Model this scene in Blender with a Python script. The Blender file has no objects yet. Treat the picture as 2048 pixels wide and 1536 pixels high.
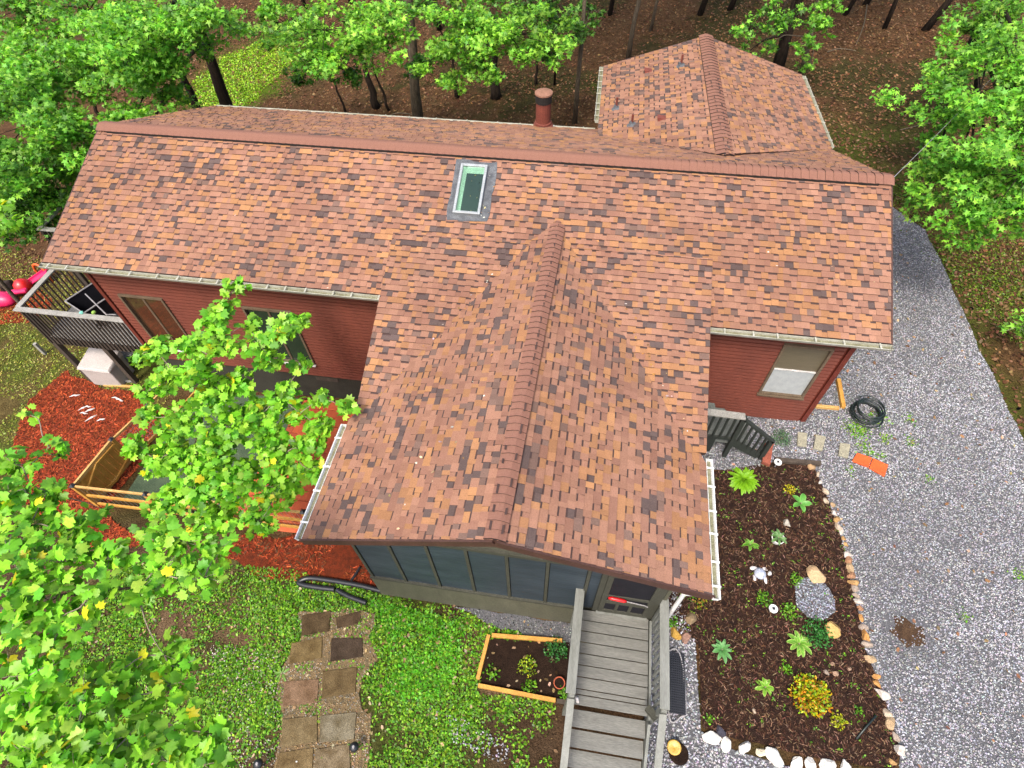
import bpy, bmesh, math, random
import numpy as np
from mathutils import Vector, Matrix
random.seed(7); rng = np.random.default_rng(11)
scene = bpy.context.scene
col = scene.collection
# ------------------------------------------------------------------ camera
CAM = np.array([0.7146, -11.0278, 11.2183]); FPX = 1150.8; ROT = (0.6446, 0.0204, 0.1528)
cd = bpy.data.cameras.new('camera'); cam = bpy.data.objects.new('camera', cd); col.objects.link(cam)
cam.location = CAM; cam.rotation_euler = ROT
cd.sensor_fit = 'HORIZONTAL'; cd.sensor_width = 36; cd.lens = 36 * FPX / 2048; cd.clip_end = 2000
scene.camera = cam
# ------------------------------------------------------------------ sky, sun, exposure
SUN_EL, SUN_AZ = math.radians(58), math.radians(200)
world = bpy.data.worlds.new('World'); scene.world = world; world.use_nodes = True
nt = world.node_tree; bg = nt.nodes['Background']
sky = nt.nodes.new('ShaderNodeTexSky'); sky.sky_type = 'NISHITA'; sky.sun_disc = False
sky.sun_elevation = SUN_EL; sky.sun_rotation = SUN_AZ; sky.air_density = 1.0; sky.dust_density = 5.0; sky.ozone_density = 0.6
nt.links.new(sky.outputs[0], bg.inputs[0]); bg.inputs[1].default_value = 0.15
sd = bpy.data.lights.new('sun', 'SUN'); sd.energy = 1.5; sd.angle = math.radians(12); sd.color = (1, .95, .87)
sun = bpy.data.objects.new('sun', sd); col.objects.link(sun)
dv = Vector((math.sin(SUN_AZ) * math.cos(SUN_EL), math.cos(SUN_AZ) * math.cos(SUN_EL), math.sin(SUN_EL)))
sun.rotation_euler = dv.to_track_quat('Z', 'Y').to_euler(); sun.location = (0, 0, 30)
vs = scene.view_settings; vs.view_transform = 'Standard'; vs.look = 'None'; vs.gamma = 1; vs.exposure = 1.32; vs.use_curve_mapping = False
# ------------------------------------------------------------------ surveying helpers
RM = np.array(cam.rotation_euler.to_matrix())
def ray(u, v): return RM @ np.array([(u - 1025) / FPX, -(v - 768) / FPX, -1.0])
def at(u, v, ax, val):
    d = ray(u, v); i = 'xyz'.index(ax); return CAM + d * (val - CAM[i]) / d[i]
def on_plane(u, v, O, n):
    d = ray(u, v); return CAM + d * (np.dot(np.asarray(O) - CAM, n) / np.dot(d, n))
CP = np.array([(6, -2.9, 0), (-5, -2.9, -1.33), (-11.6, -2.8, -1.85), (-13.1, -2.8, -2.1), (-2.7, -7.85, -.8), (1.2, -7.85, -.75), (3.2, -6.5, -.4), (6, -9, -.3),
    (9, -5, -.1), (-9, -12, -1.5), (-10.3, -6.6, -1.55), (-4.8, -6.5, -1.22), (1.5, -11.5, -.8), (7, 5, 0), (-12, 6, -1.9), (0, 12, -.8), (-8, 14, -1.3), (0, 25, -.6), (-30, 20, -2.6), (20, 20, .4),
    (14, 0, .1), (80, 80, 1), (-80, 80, -3), (-80, -80, -3), (80, -80, 0), (-25, -5, -2.6), (40, 0, .5)], float)
def _U(r2): return np.where(r2 > 1e-9, r2 * np.log(np.maximum(r2, 1e-9)), 0)
_n = len(CP); _A = np.zeros((_n + 3, _n + 3)); _P = np.c_[np.ones(_n), CP[:, :2]]
_A[:_n, :_n] = _U(((CP[:, None, :2] - CP[None, :, :2]) ** 2).sum(-1)) + np.eye(_n) * 2; _A[:_n, _n:] = _P; _A[_n:, :_n] = _P.T
_W = np.linalg.solve(_A, np.r_[CP[:, 2], 0, 0, 0])
def g(x, y):
    x = np.asarray(x, float); y = np.asarray(y, float); s = x.shape
    xy = np.stack([x.ravel(), y.ravel()], 1)
    r = _U(((xy[:, None] - CP[None, :, :2]) ** 2).sum(-1)) @ _W[:_n] + _W[_n] + xy @ _W[_n + 1:]
    return np.clip(r, -6, 6).reshape(s)
def gz(x, y): return float(g(np.array([x]), np.array([y]))[0])
def on_ground(u, v):
    z = -.5
    for _ in range(10):
        p = at(u, v, 'z', z); z = gz(p[0], p[1])
    return np.array([p[0], p[1], z])
def inside(px, py, poly):
    poly = np.asarray(poly)[:, :2]; r = np.zeros(len(px), bool); j = len(poly) - 1
    for i in range(len(poly)):
        xi, yi = poly[i]; xj, yj = poly[j]
        c = ((yi > py) != (yj > py)) & (px < (xj - xi) * (py - yi) / (yj - yi + 1e-12) + xi); r ^= c; j = i
    return r
_tab = rng.random((64, 64))
def noise2(x, y, s=1.0):
    x = np.asarray(x) * s; y = np.asarray(y) * s; xi = np.floor(x).astype(int); yi = np.floor(y).astype(int); fx = x - xi; fy = y - yi
    fx = fx * fx * (3 - 2 * fx); fy = fy * fy * (3 - 2 * fy); t = lambda a, b: _tab[a % 64, b % 64]
    return (t(xi, yi) * (1 - fx) + t(xi + 1, yi) * fx) * (1 - fy) + (t(xi, yi + 1) * (1 - fx) + t(xi + 1, yi + 1) * fx) * fy
# ------------------------------------------------------------------ materials
def new_mat(name):
    m = bpy.data.materials.new(name); m.use_nodes = True; t = m.node_tree
    return m, t, t.nodes['Principled BSDF']
def N(t, k, **kw):
    n = t.nodes.new(k)
    for a, b in kw.items(): setattr(n, a, b)
    return n
def mixrgb(t, mode, fac, a, b):
    n = N(t, 'ShaderNodeMix', data_type='RGBA', blend_type=mode)
    for s, v in ((n.inputs[0], fac), (n.inputs[6], a), (n.inputs[7], b)):
        if hasattr(v, 'is_linked'): t.links.new(v, s)
        elif isinstance(v, tuple): s.default_value = (*v, 1)[:4]
        else: s.default_value = v
    return n.outputs[2]
def noise_fac(t, scale, detail=4, lo=.3, hi=.7, stretch=None, coord='Object', rough=.6):
    tc = N(t, 'ShaderNodeTexCoord'); src = tc.outputs[coord]
    if stretch:
        mp = N(t, 'ShaderNodeMapping'); mp.inputs[3].default_value = stretch; t.links.new(src, mp.inputs[0]); src = mp.outputs[0]
    nz = N(t, 'ShaderNodeTexNoise'); nz.inputs['Scale'].default_value = scale; nz.inputs['Detail'].default_value = detail; nz.inputs['Roughness'].default_value = rough
    t.links.new(src, nz.inputs['Vector'])
    mr = N(t, 'ShaderNodeMapRange'); mr.inputs[1].default_value = lo; mr.inputs[2].default_value = hi; t.links.new(nz.outputs[0], mr.inputs[0])
    return mr.outputs[0]
def bump(t, b, fac, strength, dist=.01):
    bp = N(t, 'ShaderNodeBump'); bp.inputs['Strength'].default_value = strength; bp.inputs['Distance'].default_value = dist
    t.links.new(fac, bp.inputs['Height']); t.links.new(bp.outputs[0], b.inputs['Normal'])
def mat(name, c, c2=None, rough=.7, scale=8, stretch=None, bmp=.3, spec=.3, attr=False, fine=60, fine_amt=.25, metal=0, coat=0):
    """base colour (or the piece's own colour attribute) varied by two sizes of noise"""
    m, t, b = new_mat(name)
    f1 = noise_fac(t, scale, stretch=stretch); f2 = noise_fac(t, fine, 3, .35, .65, stretch=stretch)
    if attr:
        a = N(t, 'ShaderNodeAttribute', attribute_name='col'); base = a.outputs['Color']
        base = mixrgb(t, 'MIX', f1, base, mixrgb(t, 'MULTIPLY', 1.0, base, c2 or (.75, .75, .75)))
    else:
        base = mixrgb(t, 'MIX', f1, c, c2 or tuple(x * .7 for x in c))
    base = mixrgb(t, 'MIX', f2, base, mixrgb(t, 'MULTIPLY', 1.0, base, (1 - fine_amt * 2,) * 3))
    t.links.new(base, b.inputs['Base Color']); b.inputs['Roughness'].default_value = rough
    b.inputs['Specular IOR Level'].default_value = spec; b.inputs['Metallic'].default_value = metal
    if bmp: bump(t, b, f2, bmp)
    return m
def leaf_mat(name, trans=.35, rough=.45):
    m, t, b = new_mat(name)
    a = N(t, 'ShaderNodeAttribute', attribute_name='col'); f = noise_fac(t, 25, 3, .3, .7)
    c = mixrgb(t, 'MIX', f, a.outputs['Color'], mixrgb(t, 'MULTIPLY', 1.0, a.outputs['Color'], (.72, .8, .7)))
    t.links.new(c, b.inputs['Base Color']); b.inputs['Roughness'].default_value = rough; b.inputs['Specular IOR Level'].default_value = .35
    tr = N(t, 'ShaderNodeBsdfTranslucent'); t.links.new(mixrgb(t, 'MULTIPLY', 1.0, c, (1.15, 1.25, .5)), tr.inputs[0])
    mx = N(t, 'ShaderNodeMixShader'); mx.inputs[0].default_value = trans
    t.links.new(b.outputs[0], mx.inputs[1]); t.links.new(tr.outputs[0], mx.inputs[2]); t.links.new(mx.outputs[0], t.nodes['Material Output'].inputs[0])
    return m
def glass_mat(name, c, rough=.04, ior=1.9):
    m, t, b = new_mat(name); f = noise_fac(t, 1.3, 2)
    t.links.new(mixrgb(t, 'MIX', f, c, tuple(x * .6 for x in c)), b.inputs['Base Color'])
    b.inputs['Roughness'].default_value = rough; b.inputs['IOR'].default_value = ior; b.inputs['Specular IOR Level'].default_value = .6
    return m
M = {}
M['shingle'] = mat('shingle', (1, 1, 1), (.86, .82, .8), .92, .9, None, .5, .12, True, 150, .24)
M['cap'] = mat('ridge_cap', (.34, .155, .115), (.28, .125, .095), .92, 5, None, .5, .12, False, 170, .2)
M['siding'] = mat('red_siding', (.165, .046, .03), (.125, .037, .026), .5, 1.5, (1, 1, .35), .03, .4, False, 12, .05)
M['siding_trim'] = mat('red_trim', (.17, .035, .022), None, .55, 3, None, .05)
M['fascia'] = mat('brown_fascia', (.085, .04, .03), None, .6, 4, None, .1)
M['gutter'] = mat('gutter_metal', (.48, .47, .4), (.34, .33, .24), .45, 5, None, .05, .4)
M['debris'] = mat('gutter_debris', (.3, .3, .2), (.16, .15, .08), .95, 9, None, .6)
M['foundation'] = mat('foundation', (.045, .042, .03), (.03, .028, .02), .95, 3, None, .4)
M['winframe'] = mat('window_frame', (.16, .115, .075), (.12, .085, .055), .5, 6, None, .05)
M['sill'] = mat('white_sill', (.7, .68, .66), (.55, .53, .5), .5, 6, None, .05)
M['glass_dark'] = glass_mat('dark_glass', (.014, .022, .012))
M['glass_reflect'] = glass_mat('red_reflect_glass', (.06, .03, .016), .05, 1.9)  # warm base colour imitates the red ground mirrored in the left window
M['reflect_pane'] = mat('brown_reflect_pane', (.15, .125, .08), (.115, .095, .06), .35, 3, (1, 1, 14), .1, .5)  # brown put into the colour for the reflection in the upper pane
M['screen'] = mat('insect_screen', (.36, .38, .38), (.29, .31, .31), .5, 9, None, .1, .4, False, 120, .08)
m, t, b = new_mat('skylight_glass'); tr_ = N(t, 'ShaderNodeBsdfTransparent'); tr_.inputs[0].default_value = (.8, .9, .84, 1); gl_ = N(t, 'ShaderNodeBsdfGlossy'); gl_.inputs['Roughness'].default_value = .02
fr_ = N(t, 'ShaderNodeFresnel'); fr_.inputs[0].default_value = 1.28; mx_ = N(t, 'ShaderNodeMixShader'); t.links.new(fr_.outputs[0], mx_.inputs[0]); t.links.new(tr_.outputs[0], mx_.inputs[1]); t.links.new(gl_.outputs[0], mx_.inputs[2]); t.links.new(mx_.outputs[0], t.nodes['Material Output'].inputs[0])
M['sky_glass'] = m; M['well'] = mat('skylight_well', (.5, .6, .53), (.4, .5, .44), .6, 4, None, .05)
M['alu'] = mat('skylight_frame', (.33, .36, .37), (.26, .28, .29), .4, 5, None, .03, .5)
M['tar'] = mat('tar_flashing', (.06, .065, .075), (.15, .16, .17), .8, 6, None, .5)
M['flue'] = mat('flue_metal', (.21, .058, .038), (.15, .04, .028), .55, 5, None, .1)
M['flue_dark'] = mat('flue_dark', (.02, .017, .015), None, .7, 5, None, .1)
M['flue_cap'] = mat('flue_cap', (.3, .15, .1), (.22, .11, .07), .6, 8, None, .1)
M['cloth'] = mat('porch_blue_panel', (.032, .045, .058), (.018, .027, .036), .55, 1.6, (.35, 1, 2), .25, .35, False, 14, .1)
M['olive'] = mat('olive_paint', (.095, .092, .062), (.07, .068, .046), .75, 4, (1, 1, .4), .2, .25, False, 30, .1)
M['olive_trim'] = mat('olive_trim', (.06, .06, .044), (.045, .045, .032), .7, 4, None, .15)
M['deckwood'] = mat('grey_deck_paint', (.17, .168, .148), (.115, .114, .1), .55, 5, (.25, 2, 2), .3, .35, False, 45, .16)
M['railwood'] = mat('grey_rail_paint', (.2, .205, .185), (.13, .135, .115), .6, 4, (2, .3, 2), .2, .35, False, 50, .12)
M['olddeck'] = mat('weathered_deck', (.085, .066, .05), (.045, .034, .026), .8, 5, (2, 2, .5), .3, .25, False, 40, .15)
M['oldrail'] = mat('weathered_rail', (.34, .33, .3), (.25, .24, .21), .7, 5, None, .2)
M['steps'] = mat('side_step_grey', (.15, .165, .15), (.11, .12, .11), .65, 5, None, .15)
M['steps_dark'] = mat('side_step_dark', (.035, .04, .034), (.025, .03, .025), .7, 5, None, .15)
M['cedar'] = mat('new_timber', (.56, .3, .06), (.4, .19, .035), .6, 5, (1, 1, 1), .2, .3, False, 40, .15)
M['cedar_pale'] = mat('pale_timber', (.62, .4, .14), (.5, .27, .08), .6, 6, None, .2, .3)
M['leaf'] = leaf_mat('leaf'); M['leaf_far'] = leaf_mat('leaf_far', .4, .5)
M['bark'] = mat('bark', (.05, .035, .025), (.018, .013, .01), .95, 6, (3, 3, .6), .9, .1)
M['bark_pale'] = mat('pale_bark', (.22, .17, .12), (.1, .08, .055), .95, 6, (3, 3, .6), .9, .1)
M['twig'] = mat('twig', (.33, .27, .2), (.22, .17, .12), .8, 8, None, .2)
M['chips'] = mat('chips', (1, 1, 1), (.8, .8, .8), .9, 30, None, .2, .1, True)
M['stone'] = mat('stone', (1, 1, 1), (.75, .7, .65), .85, 12, None, .6, .2, True, 60, .12)
M['black_plastic'] = mat('black_plastic', (.012, .013, .016), (.02, .021, .025), .35, 6, None, .1, .5)
M['black_cloth'] = mat('black_cloth', (.008, .008, .012), (.014, .013, .018), .85, 6, None, .3, .2)
M['grey_metal'] = mat('grey_metal', (.35, .33, .33), (.25, .24, .24), .4, 6, None, .05, .5)
M['beige'] = mat('beige_plastic', (.5, .45, .42), (.43, .385, .355), .5, 3, None, .1, .4)
M['pink'] = mat('pink_plastic', (.75, .015, .12), (.65, .012, .1), .4, 3, None, .05, .5)
M['red'] = mat('red_plastic', (.62, .012, .015), (.5, .01, .012), .35, 3, None, .05, .5)
M['orange'] = mat('orange_plastic', (.75, .12, .02), (.6, .09, .015), .5, 4, None, .1, .4)
M['terracotta'] = mat('terracotta', (.55, .13, .06), (.4, .1, .045), .8, 6, None, .2)
M['white'] = mat('white_plastic', (.8, .8, .78), (.7, .7, .67), .45, 5, None, .05, .4)
M['concrete'] = mat('concrete', (.36, .34, .25), (.27, .25, .18), .9, 8, None, .4, .2)
M['brick'] = mat('brick_red', (.34, .1, .06), (.25, .07, .045), .9, 8, None, .4)
M['patio'] = mat('red_paver', (1, 1, 1), (.8, .75, .75), .75, 4, None, .3, .3, True, 60, .1)
M['pv'] = mat('stepping_stone', (1, 1, 1), (.45, .4, .3), .9, 5, None, .5, .2, True, 50, .22)
M['hose'] = mat('hose', (.008, .014, .012), (.014, .024, .02), .4, 6, None, .1, .5)
M['blue_shell'] = mat('turtle_shell', (.2, .25, .38), (.6, .62, .68), .5, 22, None, .3, .4)
M['yellow'] = mat('yellow_glaze', (.6, .38, .06), (.45, .27, .04), .4, 8, None, .1, .5)
M['soil'] = mat('soil', (.03, .017, .011), (.016, .009, .006), .97, 7, None, .8, .1)
M['fertile'] = mat('green_turf_mat', (.085, .12, .07), (.06, .09, .055), .95, 5, None, .5, .1)
def soil_mat(name, c, c2, scale, bs=.8, c3=None):
    m, t, b = new_mat(name)
    f1 = noise_fac(t, scale, 6, .35, .65); f2 = noise_fac(t, scale * 9, 4, .3, .7); f3 = noise_fac(t, scale * .15, 3, .35, .65)
    base = mixrgb(t, 'MIX', f1, c, c2); base = mixrgb(t, 'MIX', f2, base, mixrgb(t, 'MULTIPLY', 1.0, base, (.45, .45, .45)))
    if c3: base = mixrgb(t, 'MIX', f3, base, c3)
    t.links.new(base, b.inputs['Base Color']); b.inputs['Roughness'].default_value = .95; b.inputs['Specular IOR Level'].default_value = .15
    bump(t, b, f2, bs, .03); return m
M['gravel'] = soil_mat('gravel_bed', (.25, .25, .265), (.16, .16, .17), 26)
M['redmulch'] = soil_mat('red_mulch', (.26, .045, .014), (.13, .028, .011), 9)
M['mulch'] = soil_mat('dark_mulch', (.05, .024, .015), (.022, .011, .008), 9)
M['dirt'] = soil_mat('bare_dirt', (.13, .075, .04), (.07, .04, .024), 9)
M['pea'] = soil_mat('pea_gravel', (.33, .22, .11), (.16, .13, .075), 12)
# ground: own colours per place (litter, moss, turf, bare earth) stored as an attribute, broken up by noise
m, t, b = new_mat('ground_earth')
a = N(t, 'ShaderNodeAttribute', attribute_name='col'); f1 = noise_fac(t, 3.5, 6, .3, .7); f2 = noise_fac(t, 28, 5, .3, .7)
base = mixrgb(t, 'MIX', f1, a.outputs['Color'], mixrgb(t, 'MULTIPLY', 1.0, a.outputs['Color'], (.55, .5, .45)))
base = mixrgb(t, 'MIX', f2, base, mixrgb(t, 'MULTIPLY', 1.0, base, (.4, .4, .4)))
t.links.new(base, b.inputs['Base Color']); b.inputs['Roughness'].default_value = .97; b.inputs['Specular IOR Level'].default_value = .1; bump(t, b, f2, .9, .04)
M['ground'] = m
# ------------------------------------------------------------------ mesh helpers
ORG = {}
def link(name, me, material, parent=None, loc=None):
    o = bpy.data.objects.new(name, me); col.objects.link(o)
    if material and not me.materials: me.materials.append(M[material] if isinstance(material, str) else material)
    if parent is not None: o.parent = parent
    if loc is not None: o.location = loc
    return o
def tag(o, label, cat, group=None):
    o['label'] = label; o['category'] = cat
    if group: o['group'] = group
    return o
def thing(name, label, cat, loc, group=None):
    o = bpy.data.objects.new(name, None); col.objects.link(o); o.location = loc; o.empty_display_size = .1
    ORG[o.name] = np.array(loc, float); return tag(o, label, cat, group)
def org(p): return ORG.get(p.name, np.zeros(3)) if p is not None else np.zeros(3)
def frame(d, up=(0, 0, 1)):
    d = np.asarray(d, float); d = d / np.linalg.norm(d); u = np.asarray(up, float)
    if abs(np.dot(d, u)) > .98: u = np.array([0, 1, 0.])
    s = np.cross(u, d); s /= np.linalg.norm(s); return d, s, np.cross(d, s)
class MB:
    def __init__(s): s.v = []; s.f = []; s.c = []
    def add(s, vs, fs, c=(1, 1, 1)):
        k = len(s.v); s.v += [tuple(map(float, x)) for x in vs]
        for f in fs: s.f.append([i + k for i in f]); s.c.append(c)
        return s
    def box(s, a, b, c=(1, 1, 1)):
        (x0, y0, z0), (x1, y1, z1) = a, b
        return s.add([(x0, y0, z0), (x1, y0, z0), (x1, y1, z0), (x0, y1, z0), (x0, y0, z1), (x1, y0, z1), (x1, y1, z1), (x0, y1, z1)],
            [(0, 3, 2, 1), (4, 5, 6, 7), (0, 1, 5, 4), (1, 2, 6, 5), (2, 3, 7, 6), (3, 0, 4, 7)], c)
    def beam(s, p, q, w, h, up=(0, 0, 1), c=(1, 1, 1)):
        p = np.asarray(p, float); q = np.asarray(q, float); d, sd_, u = frame(q - p, up); sd_ = sd_ * w / 2; u = u * h / 2
        vs = [p - sd_ - u, p + sd_ - u, p + sd_ + u, p - sd_ + u, q - sd_ - u, q + sd_ - u, q + sd_ + u, q - sd_ + u]
        return s.add(vs, [(0, 1, 2, 3), (7, 6, 5, 4), (0, 4, 5, 1), (1, 5, 6, 2), (2, 6, 7, 3), (3, 7, 4, 0)], c)
    def tube(s, pts, rad, seg=8, c=(1, 1, 1), cap=True):
        pts = np.asarray(pts, float); n = len(pts); rad = np.full(n, rad) if np.isscalar(rad) else np.asarray(rad); vs = []
        for i in range(n):
            d = pts[min(i + 1, n - 1)] - pts[max(i - 1, 0)]; _, a, b_ = frame(d)
            for k in range(seg):
                t_ = 2 * math.pi * k / seg; vs.append(pts[i] + rad[i] * (math.cos(t_) * a + math.sin(t_) * b_))
        fs = [(i * seg + k, i * seg + (k + 1) % seg, (i + 1) * seg + (k + 1) % seg, (i + 1) * seg + k) for i in range(n - 1) for k in range(seg)]
        if cap: fs += [tuple(range(seg))[::-1], tuple((n - 1) * seg + k for k in range(seg))]
        return s.add(vs, fs, c)
    def lathe(s, cen, prof, seg=16, c=(1, 1, 1), axis=(0, 0, 1)):
        cen = np.asarray(cen, float); d, a, b_ = frame(axis, (0, 1, 0)); vs = []
        for r, z in prof:
            for k in range(seg):
                t_ = 2 * math.pi * k / seg; vs.append(cen + d * z + r * (math.cos(t_) * a + math.sin(t_) * b_))
        n = len(prof)
        fs = [(i * seg + k, i * seg + (k + 1) % seg, (i + 1) * seg + (k + 1) % seg, (i + 1) * seg + k) for i in range(n - 1) for k in range(seg)]
        if prof[0][0] > 0: fs.append(tuple(range(seg))[::-1])
        if prof[-1][0] > 0: fs.append(tuple((n - 1) * seg + k for k in range(seg)))
        return s.add(vs, fs, c)
    def slab(s, pts, n, th, c=(1, 1, 1)):
        pts = [np.asarray(p, float) for p in pts]; n = np.asarray(n, float); k = len(pts)
        return s.add(pts + [p - n * th for p in pts], [tuple(range(k)), tuple(range(2 * k - 1, k - 1, -1))] + [(i, i + k, (i + 1) % k + k, (i + 1) % k) for i in range(k)], c)
    def rock(s, cen, r, c=(1, 1, 1), seed=0, flat=.6):
        bm = bmesh.new(); bmesh.ops.create_icosphere(bm, subdivisions=3 if max(r) > .06 else 2, radius=1); rr = random.Random(seed)
        cuts = []
        for _ in range(11):
            d = np.array([rr.gauss(0, 1) for _ in range(3)]); cuts.append((d / np.linalg.norm(d), rr.uniform(.5, .85)))
        rot = rr.uniform(0, 6.3); vs = []
        for v in bm.verts:
            q = np.array(v.co)
            for d, cc in cuts:
                e_ = q @ d - cc
                if e_ > 0: q = q - d * e_ * .98
            x, y, z = q * np.array(r) * 1.2 * (1 + rr.uniform(-.03, .03)); z = max(z, -.5 * r[2])
            vs.append((cen[0] + x * math.cos(rot) - y * math.sin(rot), cen[1] + x * math.sin(rot) + y * math.cos(rot), cen[2] + z))
        fs = [tuple(v.index for v in f.verts) for f in bm.faces]; bm.free(); return s.add(vs, fs, c)
    def mesh(s, name, off, smooth=False, colors=True):
        me = bpy.data.meshes.new(name); v = np.array(s.v, float) - off
        me.from_pydata(v.tolist(), [], s.f)
        if colors:
            ca = me.color_attributes.new('col', 'FLOAT_COLOR', 'CORNER'); arr = []
            for f, c in zip(s.f, s.c): arr += [c[0], c[1], c[2], 1.0] * len(f)
            ca.data.foreach_set('color', arr)
        if smooth: me.polygons.foreach_set('use_smooth', [True] * len(me.polygons))
        return me
    def build(s, name, material, parent=None, smooth=False, bevel=0, loc=None):
        off = org(parent)
        if parent is None and loc is not None: off = np.asarray(loc, float)
        o = link(name, s.mesh(name, off, smooth), material, parent, loc if parent is None else None)
        if parent is not None: ORG[o.name] = org(parent)
        if bevel:
            md = o.modifiers.new('bevel', 'BEVEL'); md.width = bevel; md.segments = 2; md.limit_method = 'ANGLE'
        return o
def arr_mesh(name, V, F, C=None, smooth=False):
    """fast mesh from arrays: V (n,3), F (m,k), C (n,3) point colours"""
    me = bpy.data.meshes.new(name); n, (m_, k) = len(V), F.shape
    me.vertices.add(n); me.vertices.foreach_set('co', np.ascontiguousarray(V, np.float32).ravel())
    me.loops.add(m_ * k); me.loops.foreach_set('vertex_index', np.ascontiguousarray(F, np.int32).ravel())
    me.polygons.add(m_); me.polygons.foreach_set('loop_start', np.arange(0, m_ * k, k, dtype=np.int32))
    me.update(calc_edges=True)
    if C is not None:
        ca = me.color_attributes.new('col', 'FLOAT_COLOR', 'POINT'); ca.data.foreach_set('color', np.c_[C, np.ones(n)].astype(np.float32).ravel())
    if smooth: me.polygons.foreach_set('use_smooth', np.ones(m_, bool))
    return me
def rots(n, tilt, yaw=None, up=None):
    """n rotation matrices: a random yaw, then a lean of up to tilt radians"""
    yw = rng.uniform(0, 2 * np.pi, n) if yaw is None else yaw
    ti = tilt * np.sqrt(rng.random(n)); az = rng.uniform(0, 2 * np.pi, n)
    c, s = np.cos(yw), np.sin(yw); z = np.zeros(n); o = np.ones(n)
    Z = np.stack([np.stack([c, -s, z], 1), np.stack([s, c, z], 1), np.stack([z, z, o], 1)], 1)
    ax = np.stack([np.cos(az), np.sin(az), z], 1); K = np.zeros((n, 3, 3))
    K[:, 0, 2] = ax[:, 1]; K[:, 1, 2] = -ax[:, 0]; K[:, 2, 0] = -ax[:, 1]; K[:, 2, 1] = ax[:, 0]
    T = np.eye(3)[None] + np.sin(ti)[:, None, None] * K + (1 - np.cos(ti))[:, None, None] * (K @ K)
    return T @ Z
def scatter(name, tv, tf, pos, R, sc, C, material, parent=None, smooth=False):
    tv = np.asarray(tv, float); tf = np.asarray(tf); n, k = len(pos), len(tv)
    sc = np.asarray(sc); sc = sc[:, None, None] if sc.ndim == 1 else sc[:, None, :]
    V = (np.einsum('nij,nkj->nki', R, tv[None] * sc) + pos[:, None]).reshape(-1, 3)
    F = (tf[None] + (np.arange(n) * k)[:, None, None]).reshape(-1, tf.shape[1])
    me = arr_mesh(name, V - (org(parent) if parent is not None else 0), F, np.repeat(C, k, 0), smooth)
    o = link(name, me, material, parent); o['kind'] = 'stuff'; return o
def pick(cols, n, jit=.15, p=None):
    cols = np.asarray(cols, float); c = cols[rng.choice(len(cols), n, p=p)]
    return np.clip(c * (1 + rng.normal(0, jit, (n, 1))) * (1 + rng.normal(0, jit * .3, (n, 3))), .002, 1)
def structure(o): o['kind'] = 'structure'; return o
def sheet(name, poly, off, material, step=.35, jit=.0, kind='structure', parent=None):
    """a sheet lying on the ground inside an outline, following its height"""
    pts = []
    for i in range(len(poly)):
        a_, b_ = np.asarray(poly[i][:2]), np.asarray(poly[(i + 1) % len(poly)][:2]); k = max(1, int(np.linalg.norm(b_ - a_) / step))
        for j in range(k):
            q = a_ + (b_ - a_) * j / k
            if jit: q = q + (np.array([noise2(q[0], q[1], 2.3), noise2(q[0] + 9, q[1] + 5, 2.3)]) - .5) * 2 * jit
            pts.append(q)
    bm = bmesh.new(); vs = [bm.verts.new((q[0], q[1], 0)) for q in pts]
    es = [bm.edges.new((vs[i], vs[(i + 1) % len(vs)])) for i in range(len(vs))]
    bmesh.ops.triangle_fill(bm, use_beauty=True, edges=es)
    for _ in range(5):
        le = [e for e in bm.edges if e.calc_length() > step * 2]
        if not le: break
        bmesh.ops.subdivide_edges(bm, edges=le, cuts=1); bmesh.ops.triangulate(bm, faces=bm.faces[:])
    bm.verts.ensure_lookup_table(); xs = np.array([v.co[:2] for v in bm.verts]); z = g(xs[:, 0], xs[:, 1]) + off
    for v, zz in zip(bm.verts, z): v.co.z = zz
    for f in bm.faces:
        if f.normal.z < 0: f.normal_flip()
    me = bpy.data.meshes.new(name); bm.to_mesh(me); bm.free(); o = link(name, me, material, parent); o['kind'] = kind
    return o, np.array(pts)
def sample_poly(poly, dens, keep=None):
    poly = np.asarray(poly)[:, :2]; lo, hi = poly.min(0), poly.max(0); n = int((hi - lo).prod() * dens)
    p = lo + rng.random((n, 2)) * (hi - lo); p = p[inside(p[:, 0], p[:, 1], poly)]
    if keep is not None: p = p[keep(p[:, 0], p[:, 1])]
    return p
def G(*uv): return [on_ground(u, v) for u, v in uv]
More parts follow.
